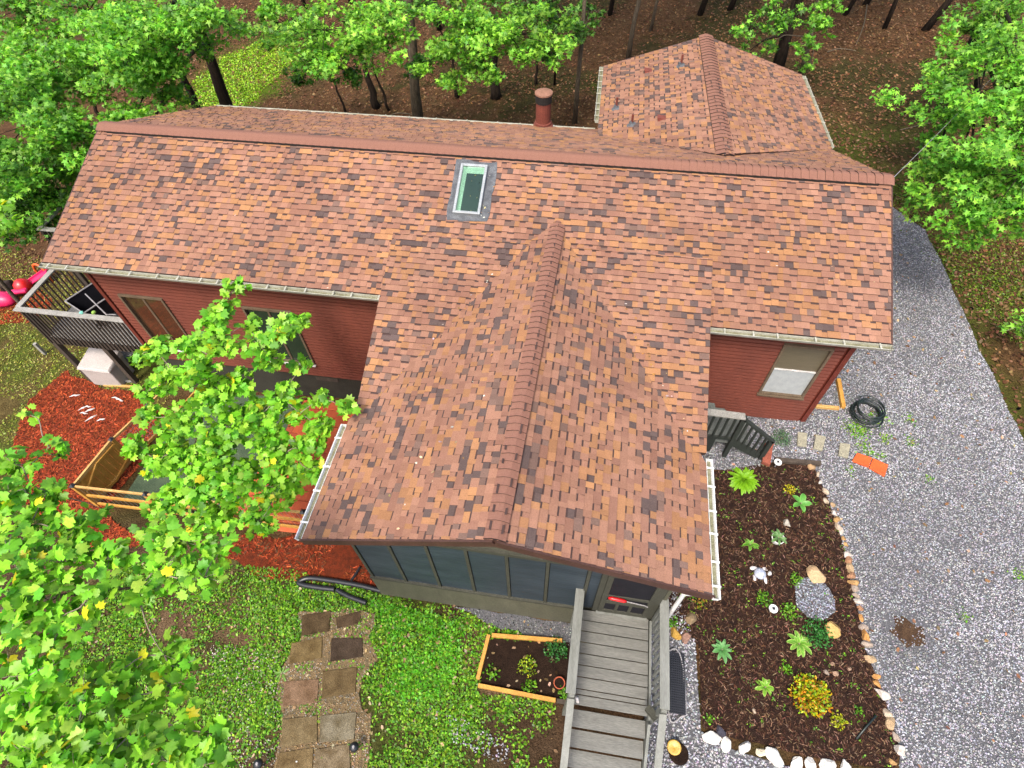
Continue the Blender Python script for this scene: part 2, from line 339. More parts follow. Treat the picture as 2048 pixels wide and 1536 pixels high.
# ================================================================== THE SETTING
def axis_pts(lo, hi, st): 
    c = list(np.arange(lo, hi + 1e-6, st)); d = st; a_ = lo; b_ = hi; L, R_ = [], []
    while b_ < 400: d *= 1.35; a_ -= d; b_ += d; L.append(a_); R_.append(b_)
    return np.array(L[::-1] + c + R_)
gx, gy = axis_pts(-22, 16, .25), axis_pts(-15, 27, .25)
X, Y = np.meshgrid(gx, gy); Zg = g(X, Y)
MX, MY = on_ground(488, 150)[:2]
def ground_colour(x, y):
    n1 = noise2(x, y, .35); n2 = noise2(x + 31, y + 7, .9); n3 = noise2(x + 3, y + 50, 2.5); mixc = lambda a, b, f: a * (1 - f[..., None]) + np.array(b) * f[..., None]
    sm = lambda v, a, b: np.clip((v - a) / (b - a), 0, 1)
    c = np.broadcast_to(np.array([.15, .078, .036]), x.shape + (3,)).copy()
    c = mixc(c, (.15, .085, .04), sm(n2, .45, .8) * .8)
    c = mixc(c, (.045, .055, .012), sm(n1 + .5 * n3, .75, 1.0) * .75)
    moss = np.exp(-(((x - MX) / 2.6) ** 2 + ((y - MY) / 4.0) ** 2)) + .6 * np.exp(-(((x - .2) / .9) ** 2 + ((y - 6.5) / 1.2) ** 2)) + .5 * np.exp(-(((x - 1.0) / 1.2) ** 2 + ((y - 14) / 1.2) ** 2))
    c = mixc(c, (.12, .2, .012), sm(moss + .3 * n3, .35, .7))
    lawn = sm(-y - .9 * x * .0, -1.5, .5) * sm(-x, 9.8, 11.2) 
    c = mixc(c, (.17, .13, .045), lawn * .9); c = mixc(c, (.12, .15, .025), lawn * sm(n2 + n3, .8, 1.3))
    front = sm(-y, 6.7, 7.3) * sm(-x, -2, -1.0)
    c = mixc(c, (.1, .062, .035), front); c = mixc(c, (.09, .12, .022), front * sm(n2 + .6 * n3, .65, 1.0) * .8); c = mixc(c, (.2, .13, .07), front * sm(n3 + n1, 1.15, 1.5))
    rt = sm(x, 8.0, 9.0) * sm(-y, -12, -9)
    c = mixc(c, (.085, .11, .014), rt * sm(n2, .25, .6) * .9 * np.exp(-np.clip(x - 10.5, 0, 9) / 2.5))
    return c
GC = ground_colour(X, Y)
ny, nx = X.shape; idx = np.arange(nx * ny).reshape(ny, nx)
F = np.stack([idx[:-1, :-1], idx[:-1, 1:], idx[1:, 1:], idx[1:, :-1]], -1).reshape(-1, 4)
structure(link('ground', arr_mesh('ground', np.stack([X, Y, Zg], -1).reshape(-1, 3), F, GC.reshape(-1, 3), True), 'ground'))

W_Y = -2.855; W_X0, W_X1 = -10.38, 5.98            # main house walls
PY = -7.85; PX0, PX1 = -2.72, 2.62                 # porch walls
# gravel drive and the strip beside the walkway
drive_poly = [(6.02, 3.4), (6.02, -2.86)] + [(2.66, -2.92), (2.66, -4.3), (3.6, -4.35), (4.6, -4.3)] + [p[:2] for p in G((1545, 925), (1622, 928), (1652, 985), (1690, 1105), (1728, 1290), (1775, 1420), (1800, 1500))] + [(6.6, -10.5), (12.5, -12.5), (14.5, -9), (13.2, -4)] + [p[:2] for p in G((2048, 885), (1960, 700), (1900, 560), (1850, 460))] + [(9.2, 6.5), (8.2, 9), (7.2, 8.5)]
drive, dpts = sheet('gravel_drive', drive_poly, .012, 'gravel', .4, .06)
strip_poly = [(2.75, -5.9)] + [p[:2] for p in G((1392, 1285), (1400, 1380), (1403, 1465), (1470, 1500), (1560, 1530), (1680, 1560), (1700, 1640), (1300, 1640))] + [(2.6, -9.6), (2.66, -7.9)]
strip, spts = sheet('gravel_strip', strip_poly, .010, 'gravel', .4, .03)
porch_front = [(-1.2, -7.87), (1.25, -7.87), (1.25, -8.3), (.4, -8.25), (-.5, -8.1)]
pfg, pfpts = sheet('gravel_by_porch', porch_front, .008, 'gravel', .3, .05)
bed_poly = [p[:2] for p in G((1425, 945), (1545, 928), (1622, 930), (1652, 985), (1690, 1105), (1728, 1290), (1775, 1420), (1800, 1500))] + [p[:2] for p in G((1790, 1545), (1680, 1525), (1560, 1500), (1470, 1475), (1405, 1455), (1398, 1290))] + [(2.8, -7.6), (2.75, -5.0)]
bed, bpts = sheet('flower_bed', bed_poly, .02, 'mulch', .35, .03)
gcirc = on_ground(1628, 1197)
circ_poly = [(gcirc[0] + .36 * math.cos(k * .5236) * (1 + .12 * math.sin(3 * k)), gcirc[1] + .42 * math.sin(k * .5236)) for k in range(12)]
circ, cpts = sheet('gravel_patch', circ_poly, .032, 'gravel', .2, .02)
red_poly = [p[:2] for p in G((130, 745), (208, 775), (290, 790), (330, 830), (300, 900), (205, 1030), (330, 1090), (150, 1090), (60, 1000), (30, 880), (60, 800))]
redm, rpts = sheet('red_mulch_bed', red_poly, .014, 'redmulch', .3, .1)
red2_poly = [(-4.9, -6.75), (-2.75, -6.75), (-2.75, -7.75), (-3.0, -7.85)] + [p[:2] for p in G((690, 1165), (600, 1160), (520, 1160), (450, 1110), (470, 1075))]
redm2, r2pts = sheet('red_mulch_strip', red2_poly, .010, 'redmulch', .3, .12)
red3_poly = [p[:2] for p in G((-60, 560), (70, 560), (110, 610), (60, 645), (-60, 660))]
redm3, r3pts = sheet('red_mulch_corner', red3_poly, .012, 'redmulch', .3, .12)
pea_poly = [p[:2] for p in G((600, 1215), (740, 1225), (735, 1400), (720, 1560), (540, 1560), (550, 1420), (570, 1330))]
pea, ppts = sheet('pea_gravel_path', pea_poly, .022, 'pea', .15, .25)
turf_poly = [(-9.9, -2.95), (-6.55, -2.95), (-6.75, -6.4), (-9.9, -6.4)]
turf, tpts = sheet('green_turf', turf_poly, .010, 'fertile', .4, .02)
patio_poly = [(-6.5, -2.95), (-2.72, -2.95), (-2.72, -6.5), (-6.7, -6.5)]
patio, ppt = sheet('patio', patio_poly, .006, 'soil', .4, .0)
dc = on_ground(1812, 1262); dirt_poly = [(dc[0] + .26 * math.cos(k * .5236) * (1 + .3 * math.sin(2.3 * k)), dc[1] + .24 * math.sin(k * .5236) * (1 + .25 * math.cos(1.7 * k))) for k in range(12)]
dirt, dirtp = sheet('dirt_patch', dirt_poly, .016, 'dirt', .12, .08)
# scattered loose material: small stones, chips, litter, blades
octa_v = [(1, 0, 0), (-.9, .15, 0), (.1, .8, .1), (-.1, -.85, 0), (0, .1, .6), (0, 0, -.5)]; octa_f = [(0, 2, 4), (2, 1, 4), (1, 3, 4), (3, 0, 4), (2, 0, 5), (1, 2, 5), (3, 1, 5), (0, 3, 5)]
chip_v = [(-1, -.18, 0), (1, -.12, .04), (.9, .16, .1), (-.95, .2, .03)]; chip_f = [(0, 1, 2, 3)]
blade_v = [(0, -.05, 0), (.5, -.3, .35), (1, 0, .3), (.5, .3, .35)]; blade_f = [(0, 1, 2, 3)]
def stones(name, poly, dens, size, cols, off, keep=None):
    p = sample_poly(poly, dens, keep); n = len(p); z = g(p[:, 0], p[:, 1]) + off
    return scatter(name, octa_v, octa_f, np.c_[p, z], rots(n, 1.2), rng.uniform(size * .55, size * 1.5, n), pick(cols, n, .18) * (.78 + .38 * noise2(p[:, 0], p[:, 1], .55) + .25 * noise2(p[:, 0] + 4, p[:, 1], 2.1))[:, None], 'chips')
grey = [(.37, .37, .4), (.33, .33, .36), (.45, .45, .48), (.2, .2, .215), (.36, .35, .335)]
def bald(x, y): return ((x - dc[0]) ** 2 / .14 + (y - dc[1]) ** 2 / .12 > rng.random(len(x)) * 1.5)
near = lambda x, y: bald(x, y) & (rng.random(len(x)) < np.clip(1.3 - (y + 10) * .045, .55, 1))
stones('gravel_stones', dpts, 1350, .02, grey, .014, near)
stones('strip_stones', spts, 1000, .026, grey, .012); stones('patch_stones', cpts, 1600, .02, [(.26, .28, .33), (.4, .42, .46), (.15, .16, .19)], .034); stones('porch_stones', pfpts, 700, .018, [(.2, .2, .2), (.1, .1, .1), (.35, .35, .34)], .01)
stones('pea_stones', ppts, 900, .016, [(.38, .25, .12), (.42, .33, .21), (.24, .17, .08), (.32, .29, .24)], .024)
def chips(name, poly, dens, size, cols, off, keep=None, tilt=.5):
    p = sample_poly(poly, dens, keep); n = len(p); z = g(p[:, 0], p[:, 1]) + off
    return scatter(name, chip_v, chip_f, np.c_[p, z], rots(n, tilt), rng.uniform(size * .5, size * 1.5, n), pick(cols, n, .3), 'chips')
redc = [(.36, .06, .02), (.27, .045, .017), (.43, .09, .032), (.16, .035, .016)]
chips('red_mulch_chips', rpts, 600, .05, redc, .025); chips('red_mulch_chips', r2pts, 420, .045, redc + [(.12, .06, .03)], .02, lambda x, y: noise2(x, y, 2) > .3); chips('red_mulch_chips', r3pts, 260, .06, redc, .025)
chips('mulch_chips', bpts, 900, .028, [(.075, .035, .02), (.04, .02, .013), (.1, .05, .03), (.2, .12, .075)], .028)
litter_v = [(-1, -.45, 0), (.2, -.6, .1), (1, -.1, .25), (.5, .55, .12), (-.6, .5, .05)]
def leaf_chips(name, poly, dens, size, cols, off, keep=None, tilt=.5):
    p = sample_poly(poly, dens, keep); n = len(p); z = g(p[:, 0], p[:, 1]) + off
    return scatter(name, litter_v, [(0, 1, 2, 3, 4)], np.c_[p, z], rots(n, tilt), rng.uniform(size * .5, size * 1.5, n), pick(cols, n, .3), 'chips')
def litter_keep(x, y):
    house = (x > -11) & (x < 6.5) & (y < 4.3); wing = (x > .5) & (x < 6.4) & (y < 7.4); drv = inside(x, y, dpts)
    return ~house & ~wing & ~drv & ((y > 1.5) | (x > 8)) & (rng.random(len(x)) < .35 + .65 * noise2(x, y, .8))
leaf_chips('leaf_litter', [(-20, 1.5), (20, -8), (22, 26), (-26, 26)], 110, .045, [(.14, .07, .032), (.16, .08, .038), (.11, .052, .026), (.18, .1, .05), (.15, .075, .036), (.21, .125, .065)], .03, litter_keep, .6)
leaf_chips('drive_litter', dpts, 5, .035, [(.3, .17, .09), (.2, .11, .06), (.42, .3, .18)], .035, None, .5)
stones('loose_gravel', [p[:2] for p in G((860, 1415), (930, 1440), (1030, 1490), (1010, 1530), (900, 1480))], 420, .022, grey, .02, lambda x, y: noise2(x, y, 3) > .35)
stones('loose_pebbles', [p[:2] for p in G((420, 1290), (560, 1300), (560, 1560), (430, 1560))], 260, .018, [(.45, .38, .3), (.3, .25, .2), (.55, .5, .45)], .02, lambda x, y: noise2(x, y, 2) > .3)
leaf_chips('lawn_litter', [(-9, -7.6), (1.1, -7.95), (1.15, -11.6), (-9, -12.5)], 14, .03, [(.3, .2, .1), (.42, .32, .2), (.16, .1, .05)], .03, None, .5)
def weeds(name, poly, dens, size, cols, keep=None, off=.01, tilt=.7):
    p = sample_poly(poly, dens, keep); n = len(p); z = g(p[:, 0], p[:, 1]) + off
    return scatter(name, blade_v, blade_f, np.c_[p, z], rots(n, tilt), rng.uniform(size * .6, size * 1.4, n), pick(cols, n, .25), 'leaf')
greens = [(.13, .33, .016), (.09, .25, .014), (.21, .4, .022), (.06, .16, .01)]
pavers_px = [[(515, 295), (750, 255), (735, 420), (510, 460)], [(790, 310), (985, 258), (1000, 350), (800, 402)], [(430, 520), (680, 470), (675, 640), (410, 690)], [(755, 480), (1005, 478), (1010, 630), (745, 670)], [(682, 750), (965, 715), (950, 922), (677, 970)],
    [(375, 832), (655, 810), (640, 1005), (355, 1032)], [(355, 1140), (640, 1110), (640, 1320), (350, 1370)], [(665, 1110), (960, 1080), (940, 1300), (660, 1330)], [(330, 1412), (608, 1372), (600, 1560), (290, 1580)], [(627, 1385), (900, 1340), (910, 1550), (612, 1570)]]
paver_w = [[on_ground(480 + x / 4.084, 1160 + y / 4.084) for x, y in q] for q in pavers_px]
frame_w = G((970, 1275), (1140, 1285), (1140, 1400), (955, 1390))
def lawn_keep(x, y):
    k = (noise2(x, y, 1.1) + .6 * noise2(x + 5, y, 3.1) + .35 * noise2(x, y + 3, 7) > .52 + .6 * rng.random(len(x))) | ((x > -3) & (x < -1.0) & (y > -9.6) & (y < -8.1) & (rng.random(len(x)) < .8))
    for q in paver_w: k &= ~(inside(x, y, q) & (rng.random(len(x)) > .04))
    k &= ~inside(x, y, frame_w)
    k &= ~(inside(x, y, ppts) & ((rng.random(len(x)) > .6) | (noise2(x + 2, y + 9, 3.2) > .5))) & ~inside(x, y, pfpts)
    return k & ~((x > 1.0) & (y < -7.9))
lawn_front = [(-9, -7.7), (-5, -7.55), (-3.0, -7.8), (1.1, -7.95), (1.15, -11.6), (-4, -12.6), (-9, -12.5)]
weeds('ground_cover', lawn_front, 1900, .055, greens + [(.24, .4, .025)], lawn_keep)
weeds('bright_ground_cover', [(-2.95, -8.0), (-.95, -8.15), (-.9, -9.1), (-1.3, -9.7), (-2.2, -9.6), (-2.4, -8.6)], 1300, .062, [(.11, .4, .018), (.08, .31, .015), (.17, .46, .025)], lambda x, y: noise2(x, y, 2.2) + .3 * noise2(x, y, 6) > .25 + .3 * rng.random(len(x)))
weeds('lawn_grass', [(-22, -8.5), (-10.4, -7.5), (-10.5, -3.0), (-13.6, -2.0), (-14, 1.5), (-22, 3)], 260, .055, [(.34, .34, .05), (.25, .3, .03), (.44, .37, .1), (.18, .24, .02)], lambda x, y: ~inside(x, y, rpts) & (noise2(x, y, 1.3) > .25))
weeds('moss_patch', [(MX - 4, MY - 6), (MX + 4, MY - 6), (MX + 4, MY + 6), (MX - 4, MY + 6)], 330, .09, [(.28, .48, .02), (.19, .38, .015), (.36, .5, .03)], lambda x, y: np.exp(-(((x - MX) / 2.4) ** 2 + ((y - MY) / 4.0) ** 2)) + .35 * noise2(x, y, 1.2) > .62)
weeds('roadside_weeds', [(8, 6), (10, 3), (12, -1), (14.5, -4), (16, 0), (11, 7)], 420, .06, [(.13, .2, .012), (.18, .25, .018), (.08, .13, .01)], lambda x, y: (~inside(x, y, dpts) | (rng.random(len(x)) < .06)) & (noise2(x, y, .9) > .3))
for (u, v, r, k) in ((1760, 838, 20, 6), (1715, 860, 22, 20), (1820, 840, 12, 3), (1770, 880, 10, 3), (1820, 885, 11, 3), (1725, 895, 12, 3), (1700, 940, 8, 2), (1855, 958, 8, 2), (1740, 905, 10, 3), (2035, 1150, 12, 3), (1927, 1235, 8, 2), (1765, 913, 8, 2)):
    c = on_ground(u, v); n = 18 * k; rr = r / 90; p = c[:2] + rng.normal(0, rr * .6, (n, 2))
    o = scatter('gravel_weed', blade_v, blade_f, np.c_[p, g(p[:, 0], p[:, 1]) + .015], rots(n, .7), rng.uniform(.03, .07, n), pick(greens + [(.25, .35, .03)], n, .2), 'leaf')
# brick patio: every paver is a piece
shades = [(.5, .1, .035), (.44, .085, .03), (.54, .12, .045), (.38, .075, .03)]
r = 0; y0 = -2.98
while y0 > -6.45:
    x0 = -6.5 - .04 * r + (0 if r % 2 else -.0); first = True
    while x0 < -2.78:
        w = .2 if (first and r % 2) else .4; x1 = min(x0 + w, -2.74); first = False
        if x1 - x0 > .08:
            zc = gz((x0 + x1) / 2, y0 - .13) + .02 + random.uniform(-.003, .003)
            MB().box((x0 + .006, y0 - .26, zc - .045), (x1 - .006, y0 - .006, zc + .012), random.choice(shades)).build('paver', 'patio', patio, bevel=.006)
        x0 += w
    y0 -= .266; r += 1
for i, q in enumerate(paver_w):
    c = [(.09, .06, .028), (.085, .055, .03), (.17, .12, .05), (.06, .04, .026), (.13, .09, .04), (.2, .125, .075), (.18, .135, .068), (.2, .175, .12), (.17, .12, .055), (.2, .155, .095)][i]
    up = [p + np.array([0, 0, .048]) for p in q]
    a_, b_ = up[1] - up[0], up[3] - up[0]; n_ = np.cross(b_, a_); n_ = n_ / np.linalg.norm(n_); n_ = n_ if n_[2] > 0 else -n_
    MB().slab(up[::-1], n_, .055, c).build('stepping_stone', 'pv', pea, bevel=.008)
MB().slab([on_ground(480 + x / 4.084, 1160 + y / 4.084) + np.array([0, 0, .02]) for x, y in [(320, 965), (375, 945), (378, 860), (340, 880)]], (0, 0, 1), .04, (.3, .33, .31)).build('stepping_stone', 'pv', pea)
# ================================================================== THE HOUSE
house = thing('house', 'red sided single storey house with brown shingle roof and screened porch', 'house', (0, -2.8, 0))
def unit(v): v = np.asarray(v, float); return v / np.linalg.norm(v)
RIDGE = 4.455; SL = 1.312 / 3.205
def main_z(y): return RIDGE - SL * abs(y) if y <= 0 else RIDGE - .4095 * y
EX0, EXS = -1.931, .2602
def ext_z(y): return RIDGE + SL * EX0 - EXS * (EX0 - y) + .018
def pr_ridge_x(y): return .032 + (y + 1.2) / (8.177 - 1.2) * .144
def porch_z(x, y):
    rx = pr_ridge_x(y); return 3.853 - abs(x - rx) / (3.13 if x < rx else 3.14) * 1.247
def wing_z(x, y):
    rx = 3.466 - (y - 1.24) / 6.1 * .14; return 3.962 - abs(x - rx) / 2.9 * .885
A3 = lambda *p: np.array(p, float)
def _on(pl, x, y):
    a_, b_, c_ = pl; n_ = np.cross(b_ - a_, c_ - a_); return A3(x, y, a_[2] - (n_[0] * (x - a_[0]) + n_[1] * (y - a_[1])) / n_[2])
planes = {
 'main_front': [A3(-10.82, -3.205, 3.143), A3(6.32, -3.205, 3.143), A3(6.419, 0, RIDGE), A3(-10.648, 0, RIDGE)],
 'main_back': [A3(6.36, 4.163, 2.75), A3(-10.75, 4.163, 2.75), A3(-10.648, 0, RIDGE), A3(6.419, 0, RIDGE)],
 'ext': [A3(-3.128, -5.72, ext_z(-5.72)), A3(3.035, -5.72, ext_z(-5.72)), A3(3.092, -1.93, ext_z(-1.93)), A3(-3.311, -1.93, ext_z(-1.93))],
 'porch_left': [A3(-3.221, -5.86, 2.606), A3(-3.24, -8.114, 2.606), A3(-.112, -8.177, 3.853), A3(.027, -1.44, 3.853), A3(-.62, -1.9, 3.6)],
 'porch_right': [A3(3.023, -8.06, 2.606), A3(3.038, -5.86, 2.606), A3(.66, -1.9, 3.6), A3(.027, -1.44, 3.853), A3(-.112, -8.177, 3.853)],
 'wing_left': [A3(.541, 7.17, 3.077), A3(.593, 3.36, 3.077), A3(3.466, 1.22, 3.962), A3(3.326, 7.356, 3.962)],
 'wing_right': [A3(6.43, 3.36, 3.077), A3(6.232, 7.253, 3.077), A3(3.326, 7.356, 3.962), A3(3.466, 1.22, 3.962)],
}
for nm_, i3 in (('porch_left', (0, 1, 2)), ('porch_right', (0, 1, 4)), ('wing_left', (0, 1, 3)), ('wing_right', (0, 1, 2)), ('main_front', (0, 1, 2)), ('main_back', (0, 1, 2)), ('ext', (0, 1, 2))):
    base3 = [planes[nm_][i].copy() for i in i3]; planes[nm_] = [_on(base3, p[0], p[1]) for p in planes[nm_]]
def hidden(name, p):
    x, y, z = p
    if name == 'main_front':
        if -3.2 < x < 3.03 and -5.7 < y < EX0 and z < ext_z(y) - .03: return True
        return -3.1 < x < 3.0 and y < -1.44 and z < porch_z(x, y) - .03
    if name == 'main_back': return .6 < x < 6.4 and y > 1.2 and z < wing_z(x, y) - .03
    if name == 'ext': return -3.2 < x < 3.0 and z < porch_z(x, y) - .03
    if name.startswith('porch'): return z < main_z(y) - .03 or (-3.12 < x < 3.03 and -5.72 < y < EX0 and z < ext_z(y) - .04)
    return z < main_z(y) - .03
def clip2(poly, clipper):
    for i in range(len(clipper)):
        a_, b_ = clipper[i], clipper[(i + 1) % len(clipper)]; out = []
        side = lambda p: (b_[0] - a_[0]) * (p[1] - a_[1]) - (b_[1] - a_[1]) * (p[0] - a_[0])
        for j in range(len(poly)):
            p, q = poly[j], poly[(j + 1) % len(poly)]; sp, sq = side(p), side(q)
            if sp >= 0: out.append(p)
            if (sp >= 0) != (sq >= 0):
                k = sp / (sp - sq); out.append((p[0] + (q[0] - p[0]) * k, p[1] + (q[1] - p[1]) * k))
        poly = out
        if len(poly) < 3: return []
    return poly
SH = [((.345, .184, .124), .42), ((.3, .157, .11), .21), ((.385, .198, .1), .18), ((.43, .222, .105), .04), ((.125, .09, .082), .08), ((.2, .128, .102), .07)]
SHc = [c for c, _ in SH]; SHp = np.array([p for _, p in SH]); SHp /= SHp.sum()
tabs = []
def shingle_plane(name, poly, expo=.134):
    poly = [np.asarray(p) for p in poly]; U = unit(poly[1] - poly[0]); n = np.zeros(3)
    for i in range(len(poly)): n += np.cross(poly[i], poly[(i + 1) % len(poly)])
    n = unit(n); n = n if n[2] > 0 else -n; V = np.cross(n, U); O = poly[0]
    P2 = [(np.dot(p - O, U), np.dot(p - O, V)) for p in poly]
    us = [p[0] for p in P2]; vm = max(p[1] for p in P2); i = 0
    while i * expo < vm:
        v0, v1 = i * expo, (i + 1) * expo + .012; u = min(us) - random.uniform(0, .3); ci = random.randrange(6); tooth = True
        while u < max(us):
            w = random.choice((.08, .1, .11, .12, .13, .15, .17)); tooth = (random.random() < .45) if tooth else True
            if random.random() > .18: ci = int(rng.choice(6, p=SHp))
            k = random.uniform(.88, 1.12) * (.9 + .2 * float(noise2(u * .6 + hash(name) % 17, v0 * .6))); c = tuple(x * k for x in SHc[ci]); h0 = .02 if tooth else .008
            rect = clip2([(u, v0), (u + w, v0), (u + w, v1), (u, v1)], P2); u += w
            if not rect: continue
            P3 = [O + U * p[0] + V * p[1] for p in rect]
            if all(hidden(name, p) for p in P3): continue
            f = lambda p: (1 - (p[1] - v0) / (v1 - v0))
            top = [q + n * (.003 + h0 * f(p)) for p, q in zip(rect, P3)]; base_ = [q - n * .004 for q in P3]; m_ = len(rect)
            vs = top + base_; fs = [tuple(range(m_))] + [(j, j + m_, (j + 1) % m_ + m_, (j + 1) % m_) for j in range(m_)]
            cs = [c] + [(.05, .035, .032)] * m_  # asphalt cut edges, near black to paint in each course's butt shadow
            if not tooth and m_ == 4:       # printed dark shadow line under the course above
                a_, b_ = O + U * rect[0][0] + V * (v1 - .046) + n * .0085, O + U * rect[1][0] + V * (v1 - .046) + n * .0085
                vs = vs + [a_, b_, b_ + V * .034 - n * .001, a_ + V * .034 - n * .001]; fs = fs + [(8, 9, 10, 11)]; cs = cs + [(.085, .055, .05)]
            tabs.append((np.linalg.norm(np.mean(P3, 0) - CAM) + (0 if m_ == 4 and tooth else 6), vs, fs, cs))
        i += 1
    return O, U, V, n
roof_mb = MB(); PL = {}
for nm, poly in planes.items():
    PL[nm] = shingle_plane(nm, poly)
    roof_mb.slab([p - PL[nm][3] * .006 for p in poly], PL[nm][3], .11)
roof = roof_mb.build('roof', 'fascia', house)
tabs.sort(key=lambda t: t[0])
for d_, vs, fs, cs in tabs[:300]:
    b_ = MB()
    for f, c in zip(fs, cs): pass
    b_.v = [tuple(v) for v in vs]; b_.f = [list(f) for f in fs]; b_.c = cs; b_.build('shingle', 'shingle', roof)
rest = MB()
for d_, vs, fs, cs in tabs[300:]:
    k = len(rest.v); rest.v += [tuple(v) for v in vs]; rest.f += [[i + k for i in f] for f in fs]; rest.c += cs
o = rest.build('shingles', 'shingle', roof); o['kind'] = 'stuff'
def roof_litter(nm, n, uv, spread):
    O2, U2, V2, n2 = PL[nm]; P_ = []
    for _ in range(n):
        k = random.random(); u = uv[0][0] + (uv[1][0] - uv[0][0]) * k; v = uv[0][1] + (uv[1][1] - uv[0][1]) * k
        P_.append(on_plane(u, v, O2, n2) + U2 * random.gauss(0, spread) + V2 * random.gauss(0, spread * .5) + n2 * .026)
    return P_
RL = np.array(roof_litter('ext', 60, ((1020, 520), (760, 810)), .08) + roof_litter('ext', 34, ((1220, 560), (1390, 880)), .07) + roof_litter('main_front', 50, ((300, 420), (1700, 560)), .9) + roof_litter('porch_left', 16, ((800, 980), (960, 760)), .5) + roof_litter('main_front', 24, ((975, 350), (950, 440)), .12))
n_r = len(RL); o = scatter('roof_litter', litter_v, [(0, 1, 2, 3, 4)], RL, rots(n_r, .5), rng.uniform(.012, .034, n_r), pick([(.5, .36, .2), (.6, .55, .48), (.3, .16, .07), (.4, .2, .06)], n_r, .25), 'chips', roof)
# ridge caps, laid one over the other along each ridge
def ridge_caps(p, q, sl, w, expo, lift=.012, dark_vent=False, stop=None):
    p, q = A3(*p), A3(*q); L = np.linalg.norm(q - p); d = (q - p) / L; _, s_, u_ = frame(d); me = None; k = 0
    offs = (-w, -w * .5, -.035, .035, w * .5, w); hs = [-max(abs(a_) - .018, .0) * sl for a_ in offs]
    mb = MB(); vs = []
    for xx, lf in ((0, .026), (expo + .05, .008)):
        for a_, h in zip(offs, hs): vs.append((xx, a_, h + lf))
    for a_, h in zip(offs, hs): vs.append((0, a_, h - .012))
    mb.add(vs, [(i, i + 1, i + 7, i + 6) for i in range(5)], (.285, .145, .105)); mb.f += [[i + 12, i + 13, i + 1, i] for i in range(5)]; mb.c += [(.045, .03, .028)] * 5  # butt ends coloured dark to paint a shadow line at each cap
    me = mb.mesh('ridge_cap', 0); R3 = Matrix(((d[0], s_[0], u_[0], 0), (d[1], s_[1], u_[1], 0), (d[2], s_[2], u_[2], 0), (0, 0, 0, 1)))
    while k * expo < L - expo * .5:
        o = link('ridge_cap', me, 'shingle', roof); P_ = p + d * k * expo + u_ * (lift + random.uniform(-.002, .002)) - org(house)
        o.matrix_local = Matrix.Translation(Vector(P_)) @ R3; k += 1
    if dark_vent:
        b_ = MB()
        for sgn in (-1, 1):
            b_.beam(p + d * .25 + s_ * sgn * (w - .012) + u_ * (lift - w * sl - .004), q - d * .25 + s_ * sgn * (w - .012) + u_ * (lift - w * sl - .004), .02, .05)
        b_.build('ridge_vent', 'flue_dark', roof)
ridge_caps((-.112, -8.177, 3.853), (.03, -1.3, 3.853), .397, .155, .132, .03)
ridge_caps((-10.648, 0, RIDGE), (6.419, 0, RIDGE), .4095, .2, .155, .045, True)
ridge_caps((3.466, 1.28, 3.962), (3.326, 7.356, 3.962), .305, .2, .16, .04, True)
# rake and eave trim
for a_, b_ in (((-3.26, -8.13, 2.53), (-.112, -8.195, 3.775)), ((-.112, -8.195, 3.775), (3.05, -8.076, 2.53)), ((-10.84, -3.2, 3.06), (-10.66, 0, 4.37)), ((-10.66, 0, 4.37), (-10.77, 4.16, 2.67)), ((6.345, -3.2, 3.06), (6.435, 0, 4.37)), ((6.435, 0, 4.37), (6.375, 4.1, 2.68)), ((.53, 7.19, 3.0), (3.33, 7.375, 3.885)), ((3.33, 7.375, 3.885), (6.24, 7.27, 3.0))):
    MB().beam(a_, b_, .03, .16).build('rake_board', 'fascia', roof)
# gutters with straps
def gutter(p, q, out, nb, name='gutter', gm='gutter'):
    p, q = A3(*p), A3(*q); out = unit(out); d = unit(q - p); b_ = MB(); up = A3(0, 0, 1)
    prof = [(0, .0), (0, -.085), (.085, -.085), (.115, -.01), (.1, -.01), (.078, -.075), (.008, -.075), (.008, 0)]
    vs = [p + out * a_ + up * h for a_, h in prof] + [q + out * a_ + up * h for a_, h in prof]; k = len(prof)
    b_.add(vs, [(i, (i + 1) % k, (i + 1) % k + k, i + k) for i in range(k)])
    for e in (p, q): b_.add([e + out * a_ + up * h for a_, h in prof[:4]], [(0, 1, 2, 3)])
    go = b_.build(name, gm, house)
    MB().beam(p + out * .045 + up * -.062 + d * .02, q + out * .045 + up * -.062 - d * .02, .066, .02).build('debris', 'debris', go)
    for j in range(nb):
        c = p + (q - p) * (j + .5) / nb + d * random.uniform(-.1, .1)
        MB().beam(c + up * .002 + out * -.01, c + up * -.004 + out * .125, .03, .012).build('strap', gm, go)
gutter((-10.86, -3.225, 3.14), (-3.14, -3.225, 3.14), (0, -1, 0), 16); gutter((3.06, -3.225, 3.14), (6.35, -3.225, 3.14), (0, -1, 0), 6)
gutter((-3.24, -5.95, 2.6), (-3.262, -8.12, 2.6), (-1, 0, 0), 4, gm='white'); gutter((3.055, -5.76, 2.6), (3.045, -8.1, 2.6), (1, 0, 0), 6, gm='white')
gutter((-10.7, 4.185, 2.74), (.5, 4.185, 2.74), (0, 1, 0), 14); gutter((.575, 4.1, 3.07), (.523, 7.17, 3.07), (-1, 0, 0), 8); gutter((6.41, 3.5, 3.07), (6.252, 7.25, 3.07), (1, 0, 0), 8)
